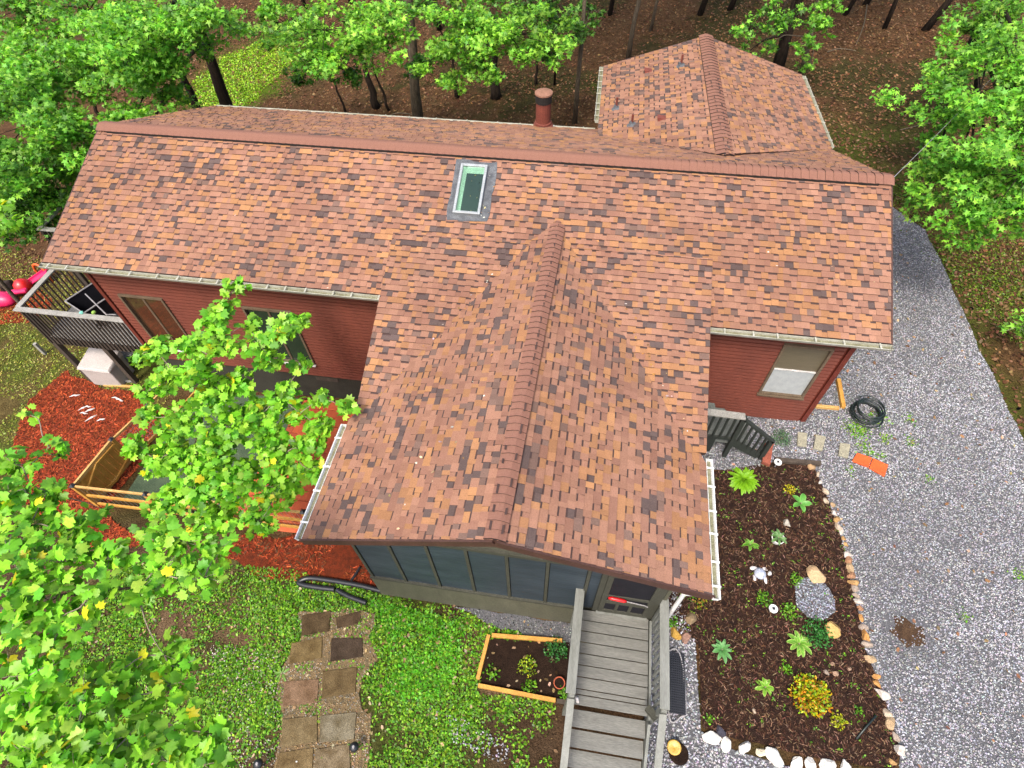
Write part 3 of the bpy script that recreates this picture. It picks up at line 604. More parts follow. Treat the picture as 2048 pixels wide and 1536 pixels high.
# walls: sheathing and lapped boards, each course a board (in lengths between openings)
wm = MB().box((W_X0 + .03, W_Y + .02, -.4), (W_X1 - .03, 3.75, 2.62))
wm.slab([(W_X0 + .03, W_Y + .02, 2.62), (W_X0 + .03, 0, 4.25), (W_X0 + .03, 3.75, 2.62)], (-1, 0, 0), .1); wm.slab([(W_X1 - .03, W_Y + .02, 2.62), (W_X1 - .03, 0, 4.25), (W_X1 - .03, 3.75, 2.62)], (1, 0, 0), .1)
wm.box((.95, 3.76, -.4), (6.0, 6.95, 2.95)); wm.slab([(.96, 6.94, 2.95), (3.4, 6.94, 3.75), (5.99, 6.94, 2.95)], (0, 1, 0), .1)
wall = wm.build('wall', 'siding_trim', house)
MB().box((W_X0 + .05, W_Y + .04, -2.6), (W_X1 - .05, 3.7, -.4)).build('foundation', 'foundation', house)
MB().box((.98, 3.7, -2.2), (5.97, 6.9, -.4)).build('foundation', 'foundation', house)
def laps(axis, fix, a0, a1, z0, z1, out, openings=(), top=None):
    z = z0; e = .104
    while z < z1 - .02:
        zt = min(z + e, z1); segs = [(a0, a1)]
        if top:
            lo, hi = top(z + e); segs = [(max(a0, lo), min(a1, hi))] if hi - lo > .2 else []
        for (o0, o1, oz0, oz1) in openings:
            if zt > oz0 + .005 and z < oz1 - .005:
                ns = []
                for s0, s1 in segs:
                    if o1 <= s0 or o0 >= s1: ns.append((s0, s1)); continue
                    if o0 - s0 > .03: ns.append((s0, o0))
                    if s1 - o1 > .03: ns.append((o1, s1))
                segs = ns
        for s0, s1 in segs:
            pts = [(0, z), (.046, z), (.042, zt - .036), (.002, zt - .034), (.002, zt)]
            mk = (lambda a_, dd, zz: (a_, fix + out * dd, zz)) if axis == 'x' else (lambda a_, dd, zz: (fix + out * dd, a_, zz))
            vs = [mk(s0, dd, zz) for dd, zz in pts] + [mk(s1, dd, zz) for dd, zz in pts]
            MB().add(vs, [(i, (i + 1) % 5, (i + 1) % 5 + 5, i + 5) for i in range(5)] + [(4, 3, 2, 1, 0), (5, 6, 7, 8, 9)]).build('siding_board', 'siding', wall)
        z = zt
WIN = [(-9.98, -8.86, .12, 2.0), (-6.92, -5.74, .12, 2.0), (4.71, 5.66, .9, 2.52)]
laps('x', W_Y + .02, W_X0 + .1, -2.72, -.36, 2.8, -1, WIN); laps('x', W_Y + .02, 2.62, W_X1 - .1, -.02, 2.8, -1, WIN)
gt = lambda z: (-(4.3 - z) / SL + .1, (4.3 - z) / .4095 - .1)
laps('y', W_X0 + .03, W_Y + .1, 3.7, -.36, 4.1, -1, (), gt); laps('y', W_X1 - .03, W_Y + .1, 3.7, -.02, 4.1, 1, (), gt)
for x in (W_X0, W_X1):
    MB().box((x - .05, W_Y - .036, -.38 if x < 0 else -.04), (x + .05, W_Y + .09, 2.78)).build('corner_board', 'siding_trim', house)
def window(x0, x1, z0, z1, kind):
    y = W_Y + .02; b_ = MB(); t_ = .05
    b_.box((x0, y - .075, z0), (x0 + t_, y + .03, z1)); b_.box((x1 - t_, y - .075, z0), (x1, y + .03, z1)); b_.box((x0 + t_, y - .075, z1 - t_), (x1 - t_, y + .03, z1)); b_.box((x0 + t_, y - .073, z0), (x1 - t_, y + .03, z0 + t_ * .8))
    w = b_.build('window', 'winframe', house); xm, zm = (x0 + x1) / 2, (z0 + z1) / 2
    if kind == 'slider':
        for i, (a_, c_) in enumerate(((x0 + t_, xm - .025), (xm + .025, x1 - t_))): MB().box((a_, y - .015 - .004 * i, z0 + t_ * .8), (c_, y - .005, z1 - t_)).build('pane', 'glass_reflect' if x0 < -9 else 'glass_dark', w)
        MB().box((xm - .025, y - .035, z0 + t_ * .8), (xm + .025, y - .003, z1 - t_)).build('mullion', 'winframe', w)
    else:
        MB().box((x0 + t_, y - .012, zm + .03), (x1 - t_, y - .003, z1 - t_)).build('pane', 'reflect_pane', w); MB().box((x0 + t_, y - .02, z0 + t_ * .8), (x1 - t_, y - .008, zm)).build('pane', 'screen', w)
        MB().box((x0 + t_, y - .036, zm), (x1 - t_, y - .002, zm + .03)).build('meeting_rail', 'sill', w)
    MB().box((x0 - .015, y - .11, z0 - .035), (x1 + .015, y - .005, z0 - .003)).build('sill', 'sill' if kind == 'slider' else 'winframe', w)
window(*WIN[0], 'slider'); window(*WIN[1], 'slider'); window(*WIN[2], 'hung')
MB().box((-5.95, W_Y + .02, -.62), (-5.35, W_Y + .05, -.5)).build('crawl_vent', 'olddeck', house)
# porch: posts, blue panels, skirt, door
pm = MB().box((PX0, PY + .02, -1.1), (PX0 + .06, W_Y, 2.35)).box((PX1 - .06, PY + .02, -.9), (PX1, W_Y, 2.35))
pm.slab([(PX0, PY + .035, 2.44), (PX1, PY + .035, 2.44), (.0, PY + .035, 3.5)], (0, -1, 0), .05)
pm.build('porch_wall', 'olive', house)
MB().box((PX0 - .01, PY - .012, -1.2), (1.28, PY + .05, .3)).build('skirting', 'olive', house)
MB().box((1.28, PY - .008, -1.2), (PX1, PY + .05, .42)).build('skirting', 'olive_trim', house)
sx = [PX0 + .05] + [at(u, 1160 + (u - 806) * .17, 'y', PY)[0] for u in (806, 875, 945, 1015, 1087, 1160)] + [1.5]
sx = [PX0 + .05 + i * (1.5 - PX0 - .05) / 6.35 for i in range(7)] + [1.5]
for i, x in enumerate(sx):
    MB().box((x - .027, PY - .022, .3 if x < 1.28 else .43), (x + .027, PY + .05, 2.44)).build('stud', 'olive_trim', house)
    if i + 1 < len(sx):
        xa, xb = x + .035, sx[i + 1] - .035; nn = 14; b_ = MB(); vs = []
        for r_ in range(nn + 1):
            for c_ in range(7):
                xx = xa + (xb - xa) * c_ / 6; zz = .34 + (2.44 - .34) * r_ / nn
                vs.append((xx, PY + .002 + .03 * (noise2(xx * 2.1, zz * 1.7 + 7 * i) - .5) * math.sin(math.pi * c_ / 6), zz))
        b_.add(vs, [(r_ * 7 + c_, r_ * 7 + c_ + 1, (r_ + 1) * 7 + c_ + 1, (r_ + 1) * 7 + c_) for r_ in range(nn) for c_ in range(6)])
        b_.build('panel', 'cloth', house, smooth=True)
MB().box((PX0, PY - .045, .3), (1.28, PY + .01, .36)).build('sill_rail', 'olive_trim', house); MB().box((PX0, PY - .02, 2.44), (PX1, PY + .05, 2.54)).build('head_rail', 'olive_trim', house)
dx0, dx1 = 1.56, 2.42
for x in (dx0 - .05, dx1 + .05): MB().box((x - .045, PY - .05, .43), (x + .045, PY + .05, 2.44)).build('door_post', 'olive_trim', house)
db = MB()
for x in (dx0, dx1 - .09): db.box((x, PY - .06, .47), (x + .09, PY - .02, 2.4))
for z0_, z1_ in ((.47, .6), (1.0, 1.13), (1.32, 1.4), (2.3, 2.4)): db.box((dx0 + .09, PY - .058, z0_), (dx1 - .09, PY - .022, z1_))
for x in (dx0 + .3, dx0 + .53): db.box((x - .025, PY - .055, .6), (x + .025, PY - .024, 1.0))
door = db.build('door', 'olive_trim', house)
MB().box((dx0 + .09, PY - .035, .6), (dx1 - .09, PY - .03, 2.3)).build('pane', 'black_cloth', door)
MB().box((dx0 - .02, PY - .1, .425), (dx1 + .02, PY - .005, .468)).build('threshold', 'railwood', house)
# downspout at the porch corner
MB().tube([(2.95, -8.03, 2.5), (2.8, -7.98, 2.3), (2.74, -7.93, 2.1), (2.74, -7.93, -.25)], .035, 8).build('downspout', 'white', house)
# skylight
O_, U_, V_, n_ = PL['main_front']
sp = lambda u, v: on_plane(u, v, O_, n_)
fl = [sp(893, 440), sp(977, 446), sp(997, 326), sp(916, 321)]; ce = sum(fl) / 4; fpts = []
for i in range(4):
    for k in range(7):
        q = fl[i] + (fl[(i + 1) % 4] - fl[i]) * k / 7; fpts.append(q + n_ * .024 + U_ * random.uniform(-.025, .025) + V_ * random.uniform(-.025, .025))
sk = [sp(907, 427), sp(962, 431), sp(978, 333), sp(926, 329)]; cen = sum(sk) / 4
cs_ = [(sum(np.dot(p - cen, U_) for p in (sk[1], sk[2])) - sum(np.dot(p - cen, U_) for p in (sk[0], sk[3]))) / 4, (sum(np.dot(p - cen, V_) for p in (sk[2], sk[3])) - sum(np.dot(p - cen, V_) for p in (sk[0], sk[1]))) / 4]
ang = 0.0; hw, hh = cs_; cen = cen - V_ * .03
Lp = lambda a_, b2, h: cen + U_ * a_ + V_ * b2 + n_ * h
fb = MB(); tw = .055
for (a0, a1, b0, b1) in ((-hw, -hw + tw, -hh, hh), (hw - tw, hw, -hh, hh), (-hw + tw, hw - tw, -hh, -hh + tw), (-hw + tw, hw - tw, hh - tw, hh)):
    fb.slab([Lp(a0, b0, .1), Lp(a1, b0, .1), Lp(a1, b1, .1), Lp(a0, b1, .1)], n_, .1)
skl = fb.build('skylight', 'alu', house, bevel=.006)
MB().slab(fpts, n_, .015).build('flashing', 'tar', skl)
wl = MB(); i0, i1, j0, j1 = -hw + tw, hw - tw, -hh + tw, hh - tw
wl.slab([Lp(i0, j0, .07), Lp(i0 + .03, j0, .03), Lp(i0 + .085, j0, .03), Lp(i0 + .085, j1, .03), Lp(i0, j1, .07)], n_, .02)
wl.build('well_side', 'well', skl); MB().slab([Lp(i0 + .086, j1 - .13, .03), Lp(i1, j1 - .13, .03), Lp(i1, j1, .07), Lp(i0 + .086, j1, .07)], n_, .02).build('well_side', 'well', skl)
MB().slab([Lp(i0, j0, .026), Lp(i1, j0, .026), Lp(i1, j1, .026), Lp(i0, j1, .026)], n_, .01).build('unlit_room_sheet', 'glass_dark', skl)  # dark sheet under the pane stands in for the unlit room below
MB().slab([Lp(-hw + tw, -hh + tw, .085), Lp(hw - tw, -hh + tw, .085), Lp(hw - tw, hh - tw, .085), Lp(-hw + tw, hh - tw, .085)], n_, .02).build('pane', 'sky_glass', skl)
# flue through the back slope, pipes and box vents on the rear wing
Ob, Ub, Vb, nb_ = PL['main_back']
fp = on_plane(1087, 253, Ob, nb_); fx, fy, fz = fp
ztop = at(1088, 182, 'y', fy)[2]
fo = MB().lathe((fx, fy, 0), [(.205, fz - .2), (.205, ztop - .2)], 20).build('flue', 'flue', house, smooth=False)
MB().lathe((fx, fy, 0), [(.29, fz - .2), (.27, fz + .06), (.235, fz + .09), (.232, fz + .15), (.208, fz + .16)], 20).build('storm_collar', 'flue', fo)
MB().lathe((fx, fy, 0), [(.222, ztop - .28), (.222, ztop - .07)], 20).build('cap_band', 'flue_dark', fo)
MB().lathe((fx, fy, 0), [(.24, ztop - .07), (.24, ztop - .03), (.15, ztop + .0), (.0, ztop + .02)], 20).build('cap_lid', 'flue_cap', fo)
Ow, Uw, Vw, nw = PL['wing_left']
for u, v, h in ((1264, 250, .28), (1233, 217, .3), (1362, 132, .3)):
    p = on_plane(u, v, Ow, nw); pv = MB().tube([p - A3(0, 0, .05), p + A3(0, 0, h)], .03, 10).build('vent_pipe', 'flue', house)
    MB().lathe(p + nw * .006, [(.13, 0), (.11, .012), (.055, .03), (.04, .1), (.031, .1)], 14, axis=nw).build('pipe_boot', 'tar', pv)
for u, v in ((1325, 238), (1298, 143)):
    p = on_plane(u, v, Ow, nw); d_ = unit(A3(0, 1, 0)); b_ = MB()
    pts = [p - Uw * .1 - Vw * .1 + nw * .01, p + Uw * .1 - Vw * .1 + nw * .01, p + Uw * .1 + Vw * .1 + nw * .01, p - Uw * .1 + Vw * .1 + nw * .01]
    tp = [p - Uw * .085 - Vw * .1 + nw * .11, p + Uw * .085 - Vw * .1 + nw * .11, p + Uw * .085 + Vw * .07 + nw * .03, p - Uw * .085 + Vw * .07 + nw * .03]
    b_.add(pts + tp, [(3, 2, 1, 0), (4, 5, 6, 7), (0, 1, 5, 4), (1, 2, 6, 5), (2, 3, 7, 6), (3, 0, 4, 7)]); b_.build('box_vent', 'flue', house)
# ================================================================== WALKWAY, SIDE STEPS, DECK
walk = thing('walkway', 'grey painted timber walkway and stairs leading up to the porch door', 'walkway', (1.88, -9, gz(1.88, -9)))
y = -7.915
for w in (.185, .185, .185, .185, .185, .185, .185, .085, .16):
    MB().box((1.27, y - w + .015, .42), (2.475, y, .45 + random.uniform(-.002, .002))).build('deck_board', 'deckwood', walk, bevel=.004); y -= w
for i in range(5):
    z = .27 - .18 * i; y0 = -9.485 - .27 * i
    MB().box((1.262, y0 - .255, z - .04), (2.475, y0 + .0, z)).build('tread', 'deckwood', walk, bevel=.004)
for x in (1.22, 2.515):
    MB().beam((x, -7.93, .34), (x, -9.48, .34), .04, .19).build('rim_board', 'railwood', walk)
    MB().beam((x, -9.48, .3), (x, -10.95, -.67), .045, .24).build('stringer', 'railwood', walk)
    xc = x - .03 if x < 2 else x + .07
    MB().beam((xc, -7.8, 1.34), (xc + (.0 if x > 2 else -.02), -9.44, 1.34), .15, .035).build('rail_cap', 'railwood', walk, bevel=.006)
    MB().beam((xc, -7.93, 1.28), (xc, -9.4, 1.28), .035, .085).build('top_rail', 'railwood', walk); MB().beam((xc, -7.93, .56), (xc, -9.4, .56), .035, .085).build('bottom_rail', 'railwood', walk)
    for j in range(12):
        yy = -8.02 - j * .117; MB().box((xc - .017 - .03 * (1 if x > 2 else -1), yy - .018, .5), (xc + .017 - .03 * (1 if x > 2 else -1), yy + .018, 1.3)).build('baluster', 'railwood', walk)
    for yy in (-9.43, -10.6):
        dz = 0 if yy > -10 else -.78
        MB().box((xc - .045, yy - .045, gz(xc, yy) - .1), (xc + .045, yy + .045, 1.31 + dz)).build('post', 'railwood', walk, bevel=.005)
    MB().box((xc - .045, -7.96, gz(xc, -7.95) - .1), (xc + .045, -7.875, 1.31)).build('post', 'railwood', walk, bevel=.005)
    MB().beam((xc, -9.48, 1.2), (xc, -10.65, .42), .11, .04).build('stair_rail', 'railwood', walk)
MB().beam((2.42, -9.36, .75), (2.56, -9.5, .78), .1, .12).build('post_bracket', 'olive_trim', walk)
# side steps to the right of the porch
side = thing('side_steps', 'small grey side steps with baluster railing between porch and red wall', 'steps', (3.8, -3.4, gz(3.8, -3.4)))
sy0, sy1 = -3.86, -2.95
for j in range(6): MB().box((2.66, sy1 - .152 * (j + 1) + .006, .4), (3.9, sy1 - .152 * j, .43)).build('landing_board', 'steps', side)
for j in range(3): MB().box((3.9 + .28 * j, sy0, .235 - .15 * j), (4.17 + .28 * j, sy1, .27 - .15 * j)).build('tread', 'steps', side, bevel=.004); MB().box((3.9 + .28 * j, sy0 + .02, .05), (3.92 + .28 * j, sy1 - .02, .4 - .15 * j)).build('riser', 'steps', side)
MB().box((2.7, sy0 + .01, -.35), (3.9, sy0 + .04, .38)).build('skirt', 'steps_dark', side)
MB().beam((2.75, -3.92, 1.42), (4.2, -3.95, 1.42), .16, .035).build('rail_cap', 'oldrail', side, bevel=.005)
MB().beam((4.15, -3.94, 1.38), (5.02, -3.94, .62), .09, .05).build('sloping_rail', 'steps_dark', side)
MB().beam((2.75, -3.92, .52), (4.2, -3.92, .52), .04, .09).build('bottom_rail', 'steps_dark', side); MB().beam((4.2, -3.92, .42), (4.95, -3.92, -.05), .04, .2).build('stringer', 'steps_dark', side)
for j in range(9): x = 2.9 + j * .145; MB().box((x - .02, -3.95, .5), (x + .02, -3.91, 1.4)).build('baluster', 'steps_dark', side)
for j in range(5): x = 4.32 + j * .13; zt = 1.36 - (x - 4.2) * .88; MB().box((x - .02, -3.96, zt - .78), (x + .02, -3.92, zt)).build('baluster', 'steps_dark', side)
for x, zt in ((4.2, 1.4), (4.96, .68)): MB().box((x - .045, -3.985, gz(x, -3.9) - .1), (x + .045, -3.895, zt)).build('post', 'steps_dark', side)
# raised deck on the left gable
deck = thing('deck', 'weathered grey raised deck with slatted railing on left end of house', 'deck', (-12, -.8, gz(-12, -.8)))
DX0, DX1, DY0, DY1 = -13.45, -10.46, -2.8, 1.9
for j in range(32):
    y = DY0 + .01 + j * .145
    MB().box((DX0, y, -.13), (DX1, y + .138, -.1)).build('deck_board', 'oldrail', deck)
MB().beam((DX0, DY0, -.22), (DX1, DY0, -.22), .04, .24).build('rim_board', 'olddeck', deck); MB().beam((DX0, DY0, -.22), (DX0, DY1, -.22), .04, .24).build('rim_board', 'olddeck', deck)
MB().beam((DX0 - .05, DY0 - .02, .98), (DX1 + .02, DY0 - .02, .98), .15, .035).build('rail_cap', 'oldrail', deck, bevel=.005); MB().beam((DX0, DY0 + .05, .985), (DX0, DY1, .985), .15, .035).build('rail_cap', 'oldrail', deck, bevel=.005)
MB().beam((DX0, DY1, .98), (DX1, DY1, .98), .15, .035).build('rail_cap', 'oldrail', deck)
for j in range(25): x = DX0 + .08 + j * .121; MB().box((x - .018, DY0 - .055, -.3), (x + .018, DY0 - .02, .95)).build('baluster', 'olddeck', deck)
for j in range(34): y = DY0 + .12 + j * .136; MB().box((DX0 - .055, y - .018, -.3), (DX0 - .02, y + .018, .95)).build('baluster', 'olddeck', deck)
for j in range(20): x = DX0 + .12 + j * .145; MB().box((x - .018, DY1 + .02, -.3), (x + .018, DY1 + .055, .95)).build('baluster', 'olddeck', deck)
for x, y in ((DX0 + .05, DY0 + .06), (-11.9, DY0 + .06), (DX0 + .05, -.6), (DX0 + .05, DY1), (-11.9, DY1)):
    MB().box((x - .065, y - .065, gz(x, y) - .15), (x + .065, y + .065, .95 if x < -13 else -.13)).build('post', 'olddeck', deck)
for j in range(4): MB().box((-12.9 + .02 * j, -2.2 + .02, -1.75 + .3 * j), (-12.1, -2.2 + .3, -1.71 + .3 * j)).build('under_step', 'oldrail', deck) if j < 2 else None
MB().beam((DX0 + .05, DY0 + .06, -1.95), (-11.9, DY0 + .06, -1.95), .06, .1).build('sill_beam', 'oldrail', deck)
for j in range(10): MB().box((-14.95, .25 + j * .16, -.13), (-13.47, .4 + j * .16, -.1)).build('deck_board', 'oldrail', deck)
MB().beam((-15.0, .2, .985), (-13.55, .2, .985), .15, .035).build('rail_cap', 'oldrail', deck); MB().beam((-14.95, .28, .985), (-14.95, 1.85, .985), .15, .035).build('rail_cap', 'oldrail', deck)
for j in range(11): MB().box((-14.9 + j * .13, .18, -.25), (-14.865 + j * .13, .215, .96)).build('baluster', 'olddeck', deck)
for x, y in ((-14.92, .24), (-14.92, 1.8)): MB().box((x - .06, y - .06, gz(x, y) - .15), (x + .06, y + .06, .96)).build('post', 'olddeck', deck)
# ================================================================== FENCE
P0, P1, P2, P3 = A3(-9.95, -4.2, 0), A3(-10.28, -5.3, 0), A3(-10.42, -6.6, 0), A3(-4.72, -6.6, 0)
fence = thing('courtyard_fence', 'low new timber rail fence with plank gate around the courtyard', 'fence', (-10.3, -6.5, gz(-10.3, -6.5)))
def gpt(p, h): return A3(p[0], p[1], gz(p[0], p[1]) + h)
mid = (P2 + P3) / 2; mids = [P2 + (P3 - P2) * k for k in (.33, .66)]
for p in [P0, P1, P2, P3] + mids:
    po = MB().box((p[0] - .045, p[1] - .045, gz(p[0], p[1]) - .15), (p[0] + .045, p[1] + .045, gz(p[0], p[1]) + 1.04)).build('post', 'cedar', fence)
    zt = gz(p[0], p[1]) + 1.04; MB().add([(p[0] - .06, p[1] - .06, zt), (p[0] + .06, p[1] - .06, zt), (p[0] + .06, p[1] + .06, zt), (p[0] - .06, p[1] + .06, zt), (p[0], p[1], zt + .06)], [(3, 2, 1, 0), (0, 1, 4), (1, 2, 4), (2, 3, 4), (3, 0, 4)]).build('post_cap', 'black_plastic', po)
for a_, b_, hs in ((P0, P1, (1.0, .1)), (P2, P3, (1.0, .55, .1)), (A3(-9.7, -3.0, 0), P0, (1.0, .1))):
    for h in hs: MB().beam(gpt(a_, h), gpt(b_, h), .04, .09 if h < 1 else .06).build('rail', 'cedar_pale' if h == 1.0 else 'cedar', fence)
wires = MB()
for k in range(12):
    f = (k + .5) / 12; p = P0 + (P1 - P0) * f; wires.tube([gpt(p, .12), gpt(p, .98)], .004, 4)
for k in range(7): wires.tube([gpt(P0, .15 + k * .13), gpt(P1, .15 + k * .13)], .004, 4)
for k in range(44):
    p = P2 + (P3 - P2) * (k + .5) / 44; wires.tube([gpt(p, .12), gpt(p, .98)], .003, 4)
wires.build('wire_mesh', 'grey_metal', fence)
for h in (1.0, .12): MB().beam(gpt(P1, h), gpt(P2, h), .05, .09).build('gate_rail', 'cedar_pale', fence)
for k in range(9):
    f0, f1 = k / 9 + .002, (k + 1) / 9 - .002; a_, b_ = P1 + (P2 - P1) * f0, P1 + (P2 - P1) * f1; m_ = (a_ + b_) / 2
    bow = .16 * math.sin(math.pi * (k + .5) / 9); MB().beam(gpt(m_, .04), gpt(m_, .97), np.linalg.norm(b_ - a_), .018, up=(1, 0, 0)).build('gate_plank', 'cedar', fence)
off = A3(.035, 0, 0)
for (fa, ha, fb_, hb) in ((.06, .9, .5, .93), (.5, .93, .95, .6), (.06, .25, .5, .1), (.5, .1, .95, .3), (.06, .9, .06, .25), (.95, .6, .95, .3)):
    MB().beam(gpt(P1 + (P2 - P1) * fa, ha) + off, gpt(P1 + (P2 - P1) * fb_, hb) + off, .045, .06).build('gate_brace', 'cedar', fence)
# timber edging near the right wall and plank frame beside the walkway
def beam_thing(name, label, cat, a_, b_, w, h, material, group=None):
    o = MB().beam(a_, b_, w, h).build(name, material, None, bevel=.006, loc=(A3(*a_) + A3(*b_)) / 2); return tag(o, label, cat, group)
q = G((1675, 762), (1685, 818)); beam_thing('edging_timber', 'orange brown timber edging leaning out beyond the right wall corner', 'timber', q[0] + A3(0, 0, .06), q[1] + A3(0, 0, .06), .09, .1, 'cedar')
q = G((1630, 815), (1684, 820)); beam_thing('edging_timber', 'pale timber edging at the foot of the right wall corner', 'timber', q[0] + A3(0, 0, .05), q[1] + A3(-.08, 0, .05), .08, .08, 'cedar_pale')
q = G((1548, 922), (1640, 930)); beam_thing('edging_timber', 'dull brown timber along the top edge of the flower bed', 'timber', q[0] + A3(0, 0, .05), q[1] + A3(0, 0, .05), .1, .1, 'olddeck')
fr = thing('timber_frame_bed', 'open timber planting frame on the ground left of the walkway', 'planter', on_ground(1040, 1330))
c = G((985, 1272), (1125, 1283), (1112, 1402), (958, 1372)); c = [p + A3(0, 0, .05) for p in c]
MB().beam(c[0], c[1], .07, .1).build('board', 'cedar', fr, bevel=.005); MB().beam(c[0] + A3(-.06, 0, .0), c[3] + A3(-.03, .1, 0), .07, .1).build('board', 'cedar', fr, bevel=.005); MB().beam(c[3], c[2], .07, .1).build('board', 'cedar', fr, bevel=.005); MB().beam(c[2] + A3(.02, 0, -.01), c[2] + A3(.22, .0, -.01), .07, .08).build('board', 'olddeck', fr)
so, _ = sheet('planter_soil', [p[:2] for p in (c[0], c[1] + A3(.15, 0, 0), c[2] + A3(.2, 0, 0), c[3])], .015, 'soil', .3, 0, 'stuff')
# ================================================================== STONES
def rock(name, label, u, v, r, c, seed, cat='rock', group=None, zr=.6):
    p = on_ground(u, v); o = MB().rock(p * 0, (r, r * random.uniform(.7, .9), r * zr), c, seed).build(name, 'stone', None, smooth=False, loc=(0, 0, 0)); o.location = p + A3(0, 0, r * zr * .4)
    return tag(o, label, cat, group)
TAN = [(.4, .29, .17), (.33, .22, .15), (.45, .37, .28), (.42, .26, .11), (.34, .28, .23), (.5, .46, .42), (.33, .18, .1)]
edge = thing('rock_edging', 'row of small tan stones edging the flower bed beside the gravel', 'rock edging', on_ground(1700, 1180))
line = [(1622, 935), (1636, 950), (1640, 965), (1650, 983), (1652, 1003), (1666, 1010), (1668, 1026), (1674, 1040), (1677, 1055), (1683, 1065), (1688, 1078), (1692, 1090), (1694, 1110), (1697, 1122), (1699, 1136), (1703, 1152), (1706, 1166), (1710, 1178), (1712, 1192), (1716, 1204), (1719, 1216), (1723, 1236), (1727, 1256), (1731, 1272), (1733, 1288), (1741, 1318), (1752, 1352), (1755, 1368), (1764, 1388), (1776, 1428), (1782, 1446), (1791, 1474), (1799, 1498), (1785, 1525)]
for i, (u, v) in enumerate(line):
    p = on_ground(u, v); r = random.uniform(.045, .085) * (1.25 if i > 21 else 1)
    MB().rock(p + A3(0, 0, r * .3), (r * 1.2, r * .85, r * .7), TAN[random.randrange(7)] if i not in (21, 23, 26, 27) else (.46, .24, .08), i).build('stone', 'stone', edge)
WH = [(1422, 1476, .14), (1453, 1488, .105), (1490, 1494, .11), (1522, 1505, .085), (1550, 1518, .155), (1592, 1527, .12), (1622, 1530, .12), (1652, 1532, .13), (1690, 1538, .12)]
whe = thing('white_rock_edging', 'row of large white rocks along the near edge of the flower bed', 'rock edging', on_ground(1540, 1510))
for i, (u, v, r) in enumerate(WH):
    p = on_ground(u, v); MB().rock(p + A3(0, 0, r * .25), (r * 1.1, r * .72, r * .55), (.82, .8, .74) if i != 3 else (.75, .68, .5), 50 + i).build('stone', 'stone', whe)
rock('rock', 'dark slate coloured stone among the white rocks', 1441, 1462, .09, (.05, .05, .07), 3)
rock('rock', 'large lumpy tan rock above the round gravel patch', 1631, 1152, .17, (.5, .35, .2), 4)
rock('rock', 'yellow tan rock below the round gravel patch', 1665, 1260, .16, (.55, .36, .13), 5)
rock('rock', 'smooth grey stone beside the white potted plant', 1573, 1046, .09, (.38, .36, .31), 6, zr=.8)
rock('rock', 'brown block stone near the porch downspout', 1383, 1238, .13, (.26, .19, .11), 7)
rock('rock', 'yellow rock beside the walkway railing', 1352, 1268, .12, (.55, .33, .07), 8)
rock('rock', 'dusty pink rock next to the yellow rock by the walkway', 1374, 1276, .12, (.3, .18, .14), 9)
rock('rock', 'tan rock at the top corner of the flower bed', 1624, 935, .1, (.42, .28, .15), 10)
rock('rock', 'small round white rock on the upper of two whitened stepping stones', 623, 1438, .055, (.8, .8, .78), 11)
rock('rock', 'small white rock on the lowest left stepping stone', 597, 1524, .055, (.85, .85, .82), 12)
for i, (u, v, r) in enumerate(((1665, 1328, .05), (1670, 1347, .06), (1652, 1345, .06), (1700, 1338, .05), (1508, 1421, .05))): rock('pebble', ['upper of three small pebbles right of the orange yellow shrub', 'pebble nearest the stone edging right of the orange yellow shrub', 'pebble nearest the orange yellow shrub', 'lone pebble close to the stone edging', 'lone pebble in the mulch near the gravel strip'][i], u, v, r, random.choice(TAN[:5]), 60 + i, 'pebble')
def slab_thing(name, label, cat, uvs, th, material, c=(1, 1, 1), up=.04, group=None):
    p = [q + A3(0, 0, up) for q in G(*uvs)]; ce = sum(p) / len(p); n = np.cross(p[1] - p[0], p[-1] - p[0]); n = unit(n if n[2] > 0 else -n)
    o = MB().slab(p, n, th, c).build(name, material, None, bevel=.006, loc=ce); return tag(o, label, cat, group)
slab_thing('concrete_block', 'mossy concrete paver nearest the side steps', 'paver', ((1594, 893), (1612, 896), (1614, 869), (1595, 866)), .07, 'concrete', up=.06)
slab_thing('concrete_block', 'middle one of three concrete pavers in the gravel', 'paver', ((1626, 899), (1644, 904), (1651, 876), (1631, 871)), .07, 'concrete', up=.06)
slab_thing('concrete_block', 'concrete paver nearest the orange slabs', 'paver', ((1676, 913), (1695, 918), (1700, 891), (1679, 888)), .07, 'concrete', up=.06)
slab_thing('orange_slab', 'left one of two bright orange rubber slabs on gravel', 'slab', ((1703, 924), (1736, 937), (1743, 918), (1713, 908)), .05, 'orange', up=.06)
slab_thing('orange_slab', 'right one of two bright orange rubber slabs on gravel', 'slab', ((1737, 938), (1768, 955), (1775, 932), (1745, 919)), .05, 'orange', up=.06)
br = slab_thing('brick_block', 'red brick block standing at the foot of the side steps', 'brick', ((1521, 930), (1537, 936), (1543, 895), (1526, 893)), .12, 'brick', up=.16)
# ================================================================== THINGS
def rod(name, label, cat, pts, r, material, loc=None, seg=8):
    pts = np.asarray(pts, float); o = MB().tube(pts, r, seg).build(name, material, None, smooth=True, loc=pts[0]); return tag(o, label, cat)
